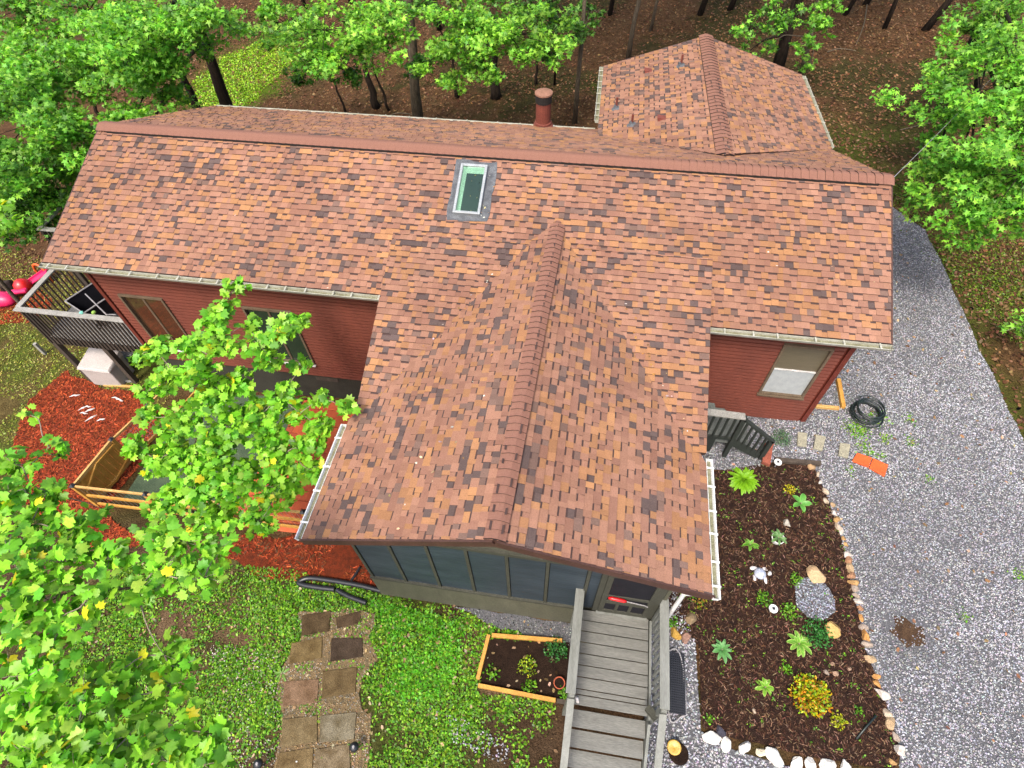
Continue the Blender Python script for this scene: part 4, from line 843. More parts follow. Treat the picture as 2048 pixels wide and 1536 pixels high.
# drain pipe
def gp_line(uvs, h): return [p + A3(0, 0, h) for p in G(*uvs)]
def smooth_path(P, n=6):
    P = [np.asarray(p) for p in P]; out = []
    for i in range(len(P) - 1):
        p0, p1, p2, p3 = P[max(i - 1, 0)], P[i], P[i + 1], P[min(i + 2, len(P) - 1)]
        for k in range(n):
            t_ = k / n; out.append(.5 * ((2 * p1) + (-p0 + p2) * t_ + (2 * p0 - 5 * p1 + 4 * p2 - p3) * t_ ** 2 + (-p0 + 3 * p1 - 3 * p2 + p3) * t_ ** 3))
    return out + [P[-1]]
def corrugated(label, uvs, r):
    pts = smooth_path(gp_line(uvs, r), 14); rad = [r * (1.06 if i % 2 else .95) for i in range(len(pts))]
    o = MB().tube(pts, rad, 10).build('drain_pipe', 'black_plastic', None, smooth=True, loc=pts[0]); return tag(o, label, 'pipe')
corrugated('black corrugated drain pipe looping out from the porch corner', [(768, 1184), (720, 1172), (660, 1162), (620, 1158), (601, 1166), (612, 1172), (650, 1178), (672, 1180)], .055)
corrugated('short black drain pipe end lying in the ground cover', [(676, 1181), (700, 1194), (735, 1207)], .05)
corrugated('thin black pipe running beside the porch skirting', [(703, 1165), (714, 1148), (722, 1135)], .03)
# hose coil
hc = on_ground(1730, 832); pts = []
for k in range(330):
    t_ = k * .16; rr = .29 + .035 * math.sin(t_ * .37) + .03 * math.sin(t_ * .113 + 1); pts.append((hc[0] + rr * math.cos(t_) + .02 * math.sin(t_ * .21), hc[1] + rr * 1.0 * math.sin(t_), hc[2] + .04 + .0009 * k + .02 * math.sin(t_ * .53)))
rod('hose_coil', 'coiled black garden hose lying on the gravel', 'hose', pts, .016, 'hose', seg=6)
# toys
ty = thing('toy_car', 'bright pink plastic ride-on toy beyond the deck', 'toy', on_ground(15, 605))
c = on_ground(12, 606); b_ = MB(); b_.lathe(c, [(.0, .06), (.36, .06), (.4, .16), (.32, .32), (.14, .4), (0, .41)], 14); bo = b_.build('body', 'pink', ty, smooth=True); bo.scale = (1.25, .75, 1)
MB().beam(c + A3(.1, .2, .28), c + A3(.75, .42, .3), .2, .12).build('hood', 'pink', ty, bevel=.05)
for dx, dy in ((-.25, -.3), (.45, -.15), (-.1, .4), (.6, .55)): MB().lathe(c + A3(dx, dy, .12), [(0, -.05), (.12, -.05), (.12, .05), (0, .05)], 14, axis=(0, 1, 0)).build('wheel', 'black_plastic', ty)
c = on_ground(57, 583); tag(MB().lathe(c * 0, [(0, .0), (.16, .03), (.25, .12), (.27, .26), (.23, .4), (.12, .5), (0, .53)], 18).build('toy_drum', 'red', None, smooth=True, loc=(0, 0, 0)), 'round red plastic toy behind the pink ride-on', 'toy').location = c
c = on_ground(88, 572); sl = thing('toy_slide', 'pink and orange plastic slide behind the red toy', 'toy', c)
MB().beam(c + A3(-.45, -.15, .12), c + A3(.25, .3, .45), .3, .05).build('chute', 'pink', sl, bevel=.02); MB().beam(c + A3(-.45, .02, .18), c + A3(.25, .46, .5), .04, .1).build('side', 'pink', sl)
pts = [c + A3(.2, .3, .2), c + A3(.1, .35, .5), c + A3(-.1, .4, .62), c + A3(-.3, .4, .5), c + A3(-.3, .35, .1)]; MB().tube(smooth_path(pts, 5), .045, 8).build('frame', 'orange', sl, smooth=True)
MB().tube([c + A3(.22, .2, 0), c + A3(.22, .2, .42)], .05, 8).build('leg', 'orange', sl)
c = on_ground(20, 578); tag(MB().rock(c * 0, (.3, .25, .22), (.05, .04, .035), 77).build('stump', 'stone', None, smooth=True, loc=(0, 0, 0)), 'dark stump behind the pink ride-on toy', 'stump').location = c + A3(0, 0, .12)
# black wagon on the deck
zc = -.1; wx, wy = -12.2, -1.7; wg = thing('folding_wagon', 'black fabric wagon with grey frame standing on the deck', 'wagon', (wx, wy, zc))
ax_, ay_ = unit(A3(.45, 1, 0)), unit(A3(1, -.45, 0)); cor = lambda s, t_, h, k: A3(wx, wy, zc) + ax_ * s * .62 * k + ay_ * t_ * .42 * k + A3(0, 0, h)
lo = [cor(s, t_, .18, .8) for s, t_ in ((-1, -1), (-1, 1), (1, 1), (1, -1))]; hi = [cor(s, t_, .72, 1) for s, t_ in ((-1, -1), (-1, 1), (1, 1), (1, -1))]
MB().add(lo + hi, [(0, 1, 2, 3)] + [(i, (i + 1) % 4, (i + 1) % 4 + 4, i + 4) for i in range(4)]).build('tub', 'black_cloth', wg)
for i in range(4): MB().tube([hi[i], hi[(i + 1) % 4]], .018, 6).build('rim', 'grey_metal', wg); MB().lathe((lo[i][0], lo[i][1], zc + .1), [(0, -.03), (.1, -.03), (.1, .03), (0, .03)], 12, axis=tuple(ay_)).build('wheel', 'black_plastic', wg)
MB().tube([hi[0] + (hi[2] - hi[0]) * .35 + A3(0, 0, .05), (hi[1] + hi[2]) / 2 + A3(.4, -.55, .02), A3(-10.75, -2.7, 1.02)], .018, 6).build('handle', 'grey_metal', wg)
MB().tube([cor(-1.15, -.2, .55, 1), cor(-1.15, .2, .5, 1), cor(-1.0, 1.5, .32, 1), cor(-.8, 1.7, .25, 1)], .02, 6).build('pull_bar', 'grey_metal', wg)
for i, (u, v, cc) in enumerate(((165, 627, (.2, .6, .5)), (190, 627, (.3, .5, .1)))):
    p = at(u, v, 'z', .99); tag(MB().rock(p * 0, (.05, .05, .04), cc, i).build('small_cup', 'stone', None, smooth=True, loc=(0, 0, 0)), ['turquoise cup on the deck rail', 'green ball on the deck rail beside the cup'][i], 'cup' if i == 0 else 'ball').location = p + A3(0, 0, .03)
# storage box below the deck
c = on_ground(233, 757); c = A3(c[0], c[1], gz(c[0], c[1])); sb = thing('storage_box', 'pale beige plastic storage box with hinged lid under the deck', 'box', c)
MB().box(c + A3(-.5, -.3, 0), c + A3(.45, .35, .75)).build('body', 'beige', sb, bevel=.03)
MB().add([c + A3(*p) for p in ((-.54, -.35, .755), (.49, -.35, .755), (.49, .38, .755), (-.54, .38, .755), (-.5, -.31, .83), (.45, -.31, .83), (.45, .36, .93), (-.5, .36, .93))], [(3, 2, 1, 0), (4, 5, 6, 7), (0, 1, 5, 4), (1, 2, 6, 5), (2, 3, 7, 6), (3, 0, 4, 7)]).build('lid', 'beige', sb, bevel=.02)
q = G((212, 769), (272, 772)); beam_thing('edging_timber', 'pale timber lying in front of the beige storage box', 'timber', q[0] + A3(0, -.05, .03), q[1] + A3(0, -.05, .03), .06, .07, 'cedar_pale')
q = G((92, 708), (92, 672)); tag(MB().box((-.05, -.04, 0), (.05, .04, .5)).build('marker_post', 'oldrail', None, loc=(0, 0, 0)), 'short grey post standing in the lawn beside the deck', 'post').location = q[0]
for i, (u, v, l, a_) in enumerate(((152, 793, .3, .4), (168, 818, .25, .8), (182, 822, .3, .7), (184, 838, .34, .9), (205, 841, .25, .5), (170, 828, .24, .1), (235, 798, .3, 0), (243, 802, .28, -.1), (178, 815, .2, .2))):
    p = on_ground(u, v) + A3(0, 0, .035); d = A3(math.cos(a_), math.sin(a_), 0) * l / 2
    tag(MB().tube([-d, -d * .3 + A3(.01, .02, .012), d * .4 + A3(0, -.015, .016), d], [.004, .022, .026, .006], 6).build('bark_strip', 'sill', None, loc=(0, 0, 0)), 'pale papery strip lying on the red mulch', 'strip', 'pale strips on the red mulch').location = p
# path lights
for u, v, lb in ((717, 1497, 'black dome path light right of the whitened stepping stones'), (529, 1530, 'black dome path light left of the lowest stepping stones')):
    p = on_ground(u, v); t_ = thing('path_light', lb, 'path light', p, 'black path lights')
    MB().tube([p, p + A3(0, 0, .28)], .012, 8).build('stake', 'black_plastic', t_); MB().lathe(p, [(.0, .2), (.05, .2), (.055, .27), (.085, .28), (.08, .31), (.03, .345), (0, .35)], 16).build('lamp_head', 'black_plastic', t_, smooth=True); MB().lathe(p, [(.025, .347), (.02, .356), (0, .357)], 10).build('solar_cell', 'grey_metal', t_)
for u, v, lb in ((1540, 1224, 'white round solar light standing below the turtle ornament'), (1550, 934, 'white round solar light beside the red brick block')):
    p = on_ground(u, v); t_ = thing('solar_light', lb, 'solar light', p)
    MB().tube([p, p + A3(0, 0, .2)], .012, 8).build('stake', 'grey_metal', t_); MB().lathe(p, [(.04, .16), (.07, .2), (.082, .21), (.08, .23), (.0, .235)], 18).build('lamp_head', 'white', t_); MB().box(p + A3(-.025, -.025, .2352), p + A3(.025, .025, .24)).build('solar_cell', 'black_plastic', t_)
# turtle
p = on_ground(1520, 1148); tu = thing('turtle_ornament', 'white and blue turtle ornament sitting on the mulch', 'ornament', p)
MB().lathe(p, [(0, .1), (.06, .095), (.105, .06), (.12, .03), (.1, .015), (0, .012)], 16).build('shell', 'blue_shell', tu, smooth=True)
MB().rock(p + A3(.17, .02, .05), (.05, .04, .04), (.8, .78, .78), 2).build('head', 'stone', tu, smooth=True)
for i, (dx, dy) in enumerate(((.1, .11), (.1, -.11), (-.11, .09), (-.11, -.1))): MB().rock(p + A3(dx, dy, .025), (.065, .035, .02), (.72, .7, .72), 20 + i).build('flipper', 'stone', tu, smooth=True)
# pots
def pot(name, label, u, v, r, h, material, soil=True):
    p = on_ground(u, v); t_ = thing(name, label, 'plant pot', p)
    MB().lathe(p, [(r * .7, 0), (r, h), (r * 1.08, h), (r * 1.08, h * .86), (r * 1.0, h * .85)] if False else [(r * .68, 0.0), (r * .95, h * .85), (r * 1.06, h * .86), (r * 1.06, h), (r * .93, h), (r * .9, h * .8), (0, h * .8)], 18).build('pot', material, t_, smooth=False)
    if soil: MB().lathe(p, [(r * .89, h * .81), (0, h * .83)], 14).build('soil', 'soil', t_)
    return p, h
pw, ph_ = pot('flower_pot', 'white pot with a grey green plant in the flower bed', 1552, 1082, .12, .17, 'white'); po_, _ = pot('flower_pot', 'empty orange terracotta pot beside the walkway stairs', 1119, 1368, .1, .13, 'terracotta')
p = on_ground(1350, 1500); yl = thing('yellow_dish', 'yellow oval dish on a dark planter beside the stairs', 'dish', p)
MB().lathe(p + A3(.06, -.05, 0), [(.16, 0), (.17, .06), (.14, .07), (0, .05)], 16).build('planter', 'soil', yl); MB().lathe(p + A3(-.02, .03, .07), [(.03, 0), (.1, .03), (.12, .07), (.1, .075), (.0, .04)], 16, axis=(-.2, -.1, 1)).build('dish', 'yellow', yl, smooth=True)
# black openwork mat by the railing
ma = [on_ground(u, v) + A3(0, 0, .075) for u, v in ((1336, 1305), (1352, 1300), (1364, 1330), (1371, 1420), (1362, 1434), (1338, 1436))]; mt = thing('rubber_mat', 'black openwork rubber mat on gravel beside the walkway', 'mat', sum(ma) / 6)
MB().tube(smooth_path(ma + [ma[0]], 5), .016, 6).build('rim', 'grey_metal', mt, smooth=True)
x0, x1, y0, y1 = 2.72, 2.98, ma[4][1] + .03, ma[0][1] - .02; b_ = MB(); zz = ma[2][2]
xl, xr = min(p[0] for p in ma) + .01, max(p[0] for p in ma) - .02
for k in range(9): xx = xl + (xr - xl) * k / 8; b_.beam((xx, y0, zz), (xx, y1, zz), .016, .02)
for k in range(26): yy = y0 + (y1 - y0) * k / 25; b_.beam((xl, yy, zz + .006), (xr, yy, zz + .006), .02, .02)
MB().box((xl + .01, y0 + .02, zz - .06), (xr - .01, y1 - .02, zz - .02)).build('backing', 'black_cloth', mt); b_.build('lattice', 'black_plastic', mt)
# red handled rod across the door
a_ = A3(1.66, PY - .09, 1.39); t_ = thing('red_handled_rod', 'red handled tool with thin metal rod resting on the door rail', 'tool', a_)
MB().tube([a_, a_ + A3(.06, 0, .006), a_ + A3(.26, -.01, -.005), a_ + A3(.3, -.01, -.01)], [.02, .033, .032, .018], 10).build('handle', 'red', t_, smooth=True); MB().tube([a_ + A3(.29, -.01, -.01), a_ + A3(.6, -.03, -.03), a_ + A3(.66, -.03, -.08)], .009, 6).build('shaft', 'grey_metal', t_)
p = at(1152, 1399, 'z', .45); tag(MB().rock(p * 0, (.035, .05, .025), (.82, .8, .78), 5).build('pebble', 'stone', None, smooth=True, loc=(0, 0, 0)), 'white pebble on the top edge of the walkway stairs', 'pebble').location = p + A3(.03, 0, .012)
q = G((1712, 1478), (1748, 1432)); rod('garden_stake', 'dark green metal stake lying on the mulch by the lower stones', 'stake', [q[0] + A3(0, 0, .03), (q[0] + q[1]) / 2 + A3(0, 0, .05), q[1] + A3(0, 0, .1)], .018, 'hose')
CB = at(2060, 75, 'z', 3.2); CA = A3(6.46, .05, 4.38)
rod('overhead_cable', 'white overhead cable running from gable into the trees', 'cable', [CA + (CB - CA) * k / 12 + A3(0, 0, -.15 * math.sin(math.pi * k / 12)) for k in range(13)], .006, 'grey_metal')
# ================================================================== GARDEN PLANTS
def leaf_mesh(L, W, bend, c, c2=None, nseg=5):
    vs, cs, fs = [], [], []
    for i in range(nseg + 1):
        t_ = i / nseg; w = W * math.sin(math.pi * (t_ * .9 + .05)) ** .8; x = L * t_ * math.cos(bend * t_); z = L * (math.sin(.9 - bend * t_ * 1.6) * t_) * .6
        for s in (-1, -.5, 0, .5, 1): vs.append((x, s * w, z + abs(s) * w * .25)); cs.append(c2 if (c2 and abs(s) > .6) else c)
    for i in range(nseg):
        for k in range(4): fs.append((i * 5 + k, i * 5 + k + 1, i * 5 + k + 6, i * 5 + k + 5))
    return arr_mesh('leaf', np.array(vs), np.array(fs), np.array(cs), True)
def rosette(name, label, u, v, n, L, W, c, c2=None, rings=2, base=None, cat='plant', bend=.5):
    p = on_ground(u, v) + A3(0, 0, .015) if base is None else base; t_ = thing(name, label, cat, p); me = leaf_mesh(L, W, bend, c, c2)
    for i in range(n):
        o = link('leaf', me, 'leaf', t_); r_ = i % rings; sc = (1 - .22 * r_) * random.uniform(.85, 1.1)
        o.rotation_euler = (random.uniform(-.3, .3), -.45 * r_ + random.uniform(-.2, .2), 2 * math.pi * i / n * (1 if rings == 1 else 1) + r_ * .3 + random.uniform(-.15, .15)); o.scale = (sc, sc, sc)
    MB().tube([p - A3(0, 0, .02), p + A3(0, 0, .03)], .012, 6).build('stem', 'leafstem' if 'leafstem' in M else 'twig', t_)
    return t_
def bush(name, label, u, v, r, n, ls, cols, h=.8, cat='shrub', p_=None, tv=blade_v):
    p = on_ground(u, v); t_ = thing(name, label, cat, p)
    d = rng.normal(size=(n, 3)); d /= np.linalg.norm(d, axis=1)[:, None]; d[:, 2] = np.abs(d[:, 2]); pos = p + d * r * (rng.random(n) ** .4)[:, None] * np.array([1, 1, h]) + A3(0, 0, .03)
    scatter('foliage', tv, blade_f, pos, rots(n, 1.1), rng.uniform(ls * .7, ls * 1.3, n), pick(cols, n, .22, p_), 'leaf', t_)
    MB().tube([p - A3(0, 0, .02), p + A3(0, 0, r * h * .5)], .015, 6).build('stem', 'twig', t_); return t_
rosette('fern', 'large bright green spiky plant at the top of the flower bed', 1487, 962, 150, .38, .036, (.2, .42, .015), (.28, .5, .02), 4)
rosette('broad_leaf_plant', 'plant with five broad green leaves in upper flower bed', 1602, 1008, 5, .25, .06, (.12, .36, .06), (.2, .42, .1), 1)
rosette('hosta', 'small variegated hosta left of the white flower pot', 1500, 1090, 11, .2, .04, (.12, .34, .03), (.4, .5, .12), 2)
rosette('hosta', 'grey green rosette plant near the rubber mat', 1444, 1300, 18, .26, .036, (.13, .32, .1), (.18, .38, .15), 2)
rosette('hosta', 'large variegated hosta in the middle of the flower bed', 1598, 1288, 20, .27, .048, (.17, .38, .04), (.5, .58, .18), 2)
rosette('hosta', 'small variegated hosta left of the orange yellow shrub', 1530, 1375, 14, .21, .038, (.18, .4, .03), (.48, .56, .15), 2)
rosette('potted_plant', 'grey green leafy plant growing in the white pot', 0, 0, 16, .2, .03, (.14, .27, .09), (.24, .36, .16), 2, base=pw + A3(0, 0, .16))
bush('flower_clump', 'small clump of yellow flowers in the upper flower bed', 1580, 982, .12, 90, .04, [(.62, .5, .01), (.5, .45, .015)], .7)
bush('flower_clump', 'small yellow clump at the lower end of the flower bed', 1674, 1442, .14, 110, .045, [(.5, .48, .015), (.38, .4, .02)], .7)
bush('shrub', 'rounded orange and yellow green shrub in lower flower bed', 1618, 1392, .34, 800, .06, [(.45, .5, .01), (.5, .18, .015), (.22, .4, .015), (.55, .36, .01)], .8)
bush('shrub', 'dark green low shrub beside the yellow tan rock', 1636, 1268, .3, 480, .045, [(.035, .15, .03), (.05, .2, .035)], .5)
bush('shrub', 'pale sage green mound beside the side steps', 1563, 880, .24, 500, .035, [(.13, .22, .13), (.1, .17, .1)], .7)
bush('weed_clump', 'leafy green weeds below the turtle ornament', 1527, 1200, .16, 120, .05, greens, .6, 'weeds'); bush('weed_clump', 'leafy weeds right of the white solar light', 1578, 1225, .2, 130, .05, greens, .5, 'weeds'); bush('weed_clump', 'leafy weeds to the left of the lumpy tan rock', 1590, 1160, .14, 90, .045, greens, .6, 'weeds')
bush('weed_clump', 'bright green seedling above the orange yellow shrub', 1572, 1340, .1, 60, .05, greens, .7, 'weeds'); bush('weed_clump', 'pair of green sprigs near the lower stone edging', 1715, 1420, .07, 40, .045, greens, .8, 'weeds'); bush('weed_clump', 'green weeds just above the white rocks by the gravel strip', 1418, 1438, .08, 40, .045, greens, .8, 'weeds')
bush('yellow_shrub', 'yellow green shrub growing inside the timber frame', 1055, 1335, .2, 170, .04, [(.28, .4, .015), (.4, .45, .015), (.14, .28, .02)], .8); bush('shrub', 'dark green shrub in the timber frame against the walkway', 1112, 1300, .24, 260, .05, [(.03, .13, .03), (.05, .19, .03)], .7)
bush('weed_clump', 'broad leaved weed inside the timber frame on the left', 985, 1345, .14, 50, .06, greens, .5, 'weeds'); bush('weed_clump', 'broad leaved weed at the lower middle of the timber frame', 1062, 1375, .14, 60, .06, greens, .5, 'weeds'); bush('weed_clump', 'green weeds crowding the orange terracotta pot', 1128, 1385, .12, 60, .06, greens, .6, 'weeds')
bush('weed_clump', 'yellow and green weeds at the corner under the porch gutter', 1400, 1205, .16, 90, .045, [(.3, .3, .02), (.12, .25, .02), (.4, .16, .03)], .4, 'weeds'); bush('weed_clump', 'low weeds next to the walkway railing and yellow rock', 1345, 1245, .12, 60, .05, greens, .4, 'weeds')
p = sample_poly(bpts, 14); n = len(p); pp = np.repeat(p, 5, 0) + rng.normal(0, .02, (n * 5, 2)); n *= 5
scatter('seedlings', blade_v, blade_f, np.c_[pp, g(pp[:, 0], pp[:, 1]) + .025], rots(n, .8), rng.uniform(.02, .05, n), pick(greens, n, .25), 'leaf')
rosette('strap_leaf_weed', 'pale strap leaved weed above the reddish stepping stone', 566, 1348, 8, .2, .022, (.16, .3, .05), None, 1)
# ================================================================== TREES
def fan_leaf(rad, droop=.25, fold=.15):
    ang = [math.radians(a_) for a_, _ in rad]; pts = [(r * math.cos(a_), r * math.sin(a_)) for (d_, r), a_ in zip(rad, ang)]
    full = pts + [(x, -y) for x, y in pts[-2:0:-1]]; vs = [(.12, 0, .03)] + [(x, y, fold * abs(y) - droop * (x * x + y * y)) for x, y in full]; k = len(full)
    return np.array(vs), np.array([(0, i + 1, (i + 1) % k + 1) for i in range(k)])
mv, mf = fan_leaf([(0, 1), (17, .68), (36, .93), (60, .58), (86, .74), (120, .5), (155, .42), (180, .15)], .36, .25)
ov, of_ = fan_leaf([(0, 1), (35, .35), (58, .75), (95, .3), (130, .5), (180, .2)], .2, .1)
def branch_to(mb, a_, b_, r0, r1, sag=.12):
    a_, b_ = np.asarray(a_, float), np.asarray(b_, float); m1 = a_ + (b_ - a_) * .35 + A3(random.uniform(-.06, .06), random.uniform(-.06, .06), sag * .6); m2 = a_ + (b_ - a_) * .7 + A3(random.uniform(-.06, .06), random.uniform(-.06, .06), sag)
    mb.tube(smooth_path([a_, m1, m2, b_], 3), np.linspace(r0, r1, 10), 6)
MAPLE = [(.2, .46, .026), (.26, .53, .034), (.12, .35, .02), (.33, .58, .05), (.6, .54, .02)]; MP = [.34, .29, .22, .13, .02]
def near_tree(name, label, trunk, clumps, leaf_r, per_m):
    trunk = [np.asarray(p, float) for p in trunk]; root = thing(name, label, 'tree', trunk[0]); tp = smooth_path(trunk, 5)
    MB().tube(tp, np.linspace(.07, .014, len(tp)), 8).build('trunk', 'bark_pale', root, smooth=True)
    P_, S_ = [], []; nodes = list(tp); clumps = sorted(clumps, key=lambda c_: min(np.linalg.norm(at(c_[0], c_[1], 'z', c_[2]) - q) for q in tp))
    for (u, v, z, r) in clumps:
        c = at(u, v, 'z', z); r *= 1.12; src = nodes[int(np.argmin([np.linalg.norm(q - c) + max(0, q[2] - c[2]) for q in nodes]))]; nodes.append(c)
        b_ = MB(); branch_to(b_, src, c, .01, .004, .04)
        n = max(8, int(per_m * r ** 2.2)); dd = rng.normal(size=(n, 3)); dd /= np.linalg.norm(dd, axis=1)[:, None]; q = c + dd * (rng.random(n) ** .5)[:, None] * np.array([r, r, r * .55])
        for k in range(0, n, 9): b_.tube([c, (c + q[k]) / 2 + A3(0, 0, .02), q[k]], [.004, .003, .002], 4, cap=False)
        b_.build('branch', 'twig', root, smooth=True); P_.append(q); S_.append(rng.uniform(.7, 1.25, n) * leaf_r)
    P_ = np.concatenate(P_); S_ = np.concatenate(S_); n = len(P_); R_ = rots(n, 1.0); C_ = pick(MAPLE, n, .25, MP)
    order = np.argsort(np.linalg.norm(P_ - CAM, axis=1) - S_ * 8); big = order[:300]; rest_ = order[300:]
    variants = []
    for c in MAPLE[:4] + [MAPLE[4]]:
        for s in (.62, .85, 1.02, 1.2): variants.append(arr_mesh('leaf', mv, mf, np.tile(np.array(c) * s, (len(mv), 1)), True))
    for i in big:
        k = int(rng.choice(5, p=MP)) * 4 + random.randrange(4); o = link('leaf', variants[k], 'leaf', root)
        m_ = Matrix(R_[i].tolist()).to_4x4(); o.matrix_local = Matrix.Translation(Vector(P_[i] - org(root))) @ m_ @ Matrix.Diagonal((S_[i], S_[i], S_[i], 1))
    if len(rest_): scatter('foliage', mv, mf, P_[rest_], R_[rest_], S_[rest_], C_[rest_], 'leaf', root, True)
    return root
TA = [(472, 578, 4.2, .22), (445, 615, 4.0, .22), (425, 650, 3.8, .28), (445, 690, 3.6, .3), (520, 690, 3.6, .3), (570, 655, 3.7, .28), (600, 645, 3.7, .2), (540, 720, 3.3, .25), (400, 740, 3.3, .35), (320, 695, 3.0, .3), (285, 715, 2.9, .22), (340, 760, 2.8, .32), (430, 790, 2.9, .4), (300, 830, 2.5, .22), (360, 840, 2.5, .38), (480, 770, 2.9, .3), (600, 730, 2.9, .2), (570, 790, 2.6, .3), (520, 830, 2.5, .4), (440, 870, 2.3, .42), (600, 830, 2.4, .25), (645, 800, 2.9, .2), (690, 815, 3.0, .18), (640, 850, 2.6, .25), (620, 890, 2.4, .3), (570, 910, 2.2, .35), (320, 920, 2.0, .35), (390, 960, 1.8, .45), (480, 960, 1.9, .45), (270, 890, 2.2, .25), (560, 980, 1.9, .4), (620, 940, 2.2, .25), (330, 1010, 1.6, .35), (430, 1030, 1.6, .45), (520, 1040, 1.7, .3), (385, 690, 3.2, .28), (480, 840, 2.6, .35), (300, 780, 2.7, .25), (420, 920, 2.1, .4), (540, 880, 2.3, .35), (350, 900, 2.2, .35), (500, 650, 3.6, .2)]
gA = on_ground(400, 985); tA = [gA, at(392, 930, 'z', .1), at(395, 890, 'z', .9), at(408, 800, 'z', 2.1), at(418, 730, 'z', 3.0), at(440, 630, 'z', 3.8), at(468, 580, 'z', 4.25)]
near_tree('maple_tree', 'young maple with broad bright leaves growing in front of the red wall', tA, TA, .108, 950)
TB = [(60, 830, 5.2, .12), (100, 895, 5.2, .16), (30, 930, 5.3, .25), (120, 910, 5.0, .12), (20, 990, 5.4, .3), (100, 985, 5.2, .25), (60, 1050, 5.2, .35), (150, 1060, 5.2, .3), (210, 1020, 4.6, .12), (20, 1110, 5.4, .35), (130, 1120, 5.2, .35), (220, 1110, 5.1, .25), (300, 1070, 5.0, .22), (370, 1085, 5.0, .25), (440, 1105, 4.9, .2), (330, 1140, 5.0, .28), (410, 1155, 5.0, .22), (60, 1190, 5.3, .35), (180, 1190, 5.2, .25), (280, 1190, 5.0, .2), (20, 1270, 5.3, .3), (120, 1265, 5.2, .3), (60, 1350, 5.2, .3), (110, 1330, 5.2, .2), (200, 1350, 4.6, .2), (270, 1330, 4.4, .2), (330, 1310, 4.4, .22), (170, 1400, 5.0, .25), (80, 1430, 5.0, .3), (250, 1400, 4.6, .22), (340, 1370, 4.5, .25), (370, 1330, 4.4, .15), (150, 1480, 5.0, .3), (260, 1470, 4.9, .28), (350, 1450, 4.8, .25), (420, 1490, 4.8, .22), (330, 1520, 4.9, .28), (410, 1530, 4.9, .25), (220, 1530, 5.0, .3), (100, 1530, 5.1, .3), (20, 1480, 5.1, .3), (440, 1460, 4.7, .12), (30, 1400, 5.1, .2)]
tB = [A3(-9.2, -12.6, gz(-9.2, -12.6)), A3(-8.6, -12.1, .8), A3(-7.9, -11.4, 2.6), A3(-6.8, -10.7, 3.9), A3(-5.6, -10.2, 4.6), A3(-4.6, -9.9, 4.9), A3(-3.7, -9.7, 5.0)]
near_tree('maple_tree', 'tall maple with broad bright leaves filling the lower left corner', tB, TB, .092, 720)
near_tree('sapling', 'bright leafy sapling branch at the left edge above the deck', [A3(-15.9, -1.2, gz(-15.9, -1.2)), A3(-15.6, -1.3, .6), at(-40, 450, 'z', 2.0), at(0, 440, 'z', 2.6)], [(5, 410, 2.7, .28), (30, 440, 2.6, .2), (0, 460, 2.5, .26)], .13, 420)
FAR = [(.14, .37, .032), (.2, .45, .04), (.09, .27, .022), (.27, .52, .05)]; FARD = [(.07, .19, .02), (.11, .26, .025), (.05, .14, .015)]
def far_tree(label, base, top, r, bark, clumps, leaf_r=.12, dens=1000, cols=FAR, canopy=None, name='forest_tree', up=10.5, group='trees behind the house'):
    b0 = on_ground(*base); t0 = at(top[0], top[1], 'y', b0[1]); d = t0 - b0; root = thing(name, label, 'tree', b0, group)
    L = (up - b0[2]) / max(d[2], .5) if canopy is not None else 1.0; e = b0 + d * L; e[0] = b0[0] + np.clip(e[0] - b0[0], -2.5, 2.5) if canopy is not None else e[0]
    k = 7; pts = [b0 - A3(0, 0, .1)] + [b0 + (e - b0) * i / k + A3(random.uniform(-.05, .05), random.uniform(-.05, .05), 0) for i in range(1, k + 1)]
    tr = MB().tube(pts, [r * 1.35] + list(np.linspace(r, r * .45, k)), 9).build('trunk', bark, root, smooth=True)
    P_ = []; tone = []
    for (u, v, z, rr) in clumps:
        c = at(u, v, 'z', z); j = int(np.argmin([np.linalg.norm(q - c) + max(0, q[2] - c[2] + .3) * 2 for q in pts])); mb = MB(); branch_to(mb, pts[max(j, 1)], c, r * .3, .012, .2)
        rr *= 1.15; n = int(dens * rr ** 2.2) + 30; dd = rng.normal(size=(n, 3)); dd /= np.linalg.norm(dd, axis=1)[:, None]; kk = 16; sub = c + rng.normal(size=(kk, 3)) * rr * np.array([.52, .52, .3]); own = rng.integers(0, kk, n); tone.append(np.repeat(rng.uniform(.62, 1.25, kk)[:, None], 3, 1)[own] * np.array([1, 1, 1]))
        q = sub[own] + dd * (rng.random(n) ** .5)[:, None] * rr * np.array([.4, .4, .2])
        for i in range(0, kk): mb.tube([c, (c + sub[i]) / 2 + A3(0, 0, .05), sub[i]], [.012, .009, .005], 4, cap=False)
        mb.build('branch', bark, root); P_.append(q)
    if P_:
        P_ = np.concatenate(P_); n = len(P_); scatter('crown', ov, of_, P_, rots(n, 1.0), rng.uniform(.5, 1.35, n) * leaf_r, np.clip(pick(cols, n, .2) * np.concatenate(tone), 0, .9), 'leaf_far', root)
    if canopy is not None:
        o = link('canopy', CANOPY[canopy % 2], 'leaf_far', root); o.location = e - b0 + A3(0, 0, .6); o.rotation_euler = (0, 0, random.uniform(0, 6)); s = random.uniform(.85, 1.15); o.scale = (s, s, s); o['kind'] = 'stuff'
    return root
CANOPY = []
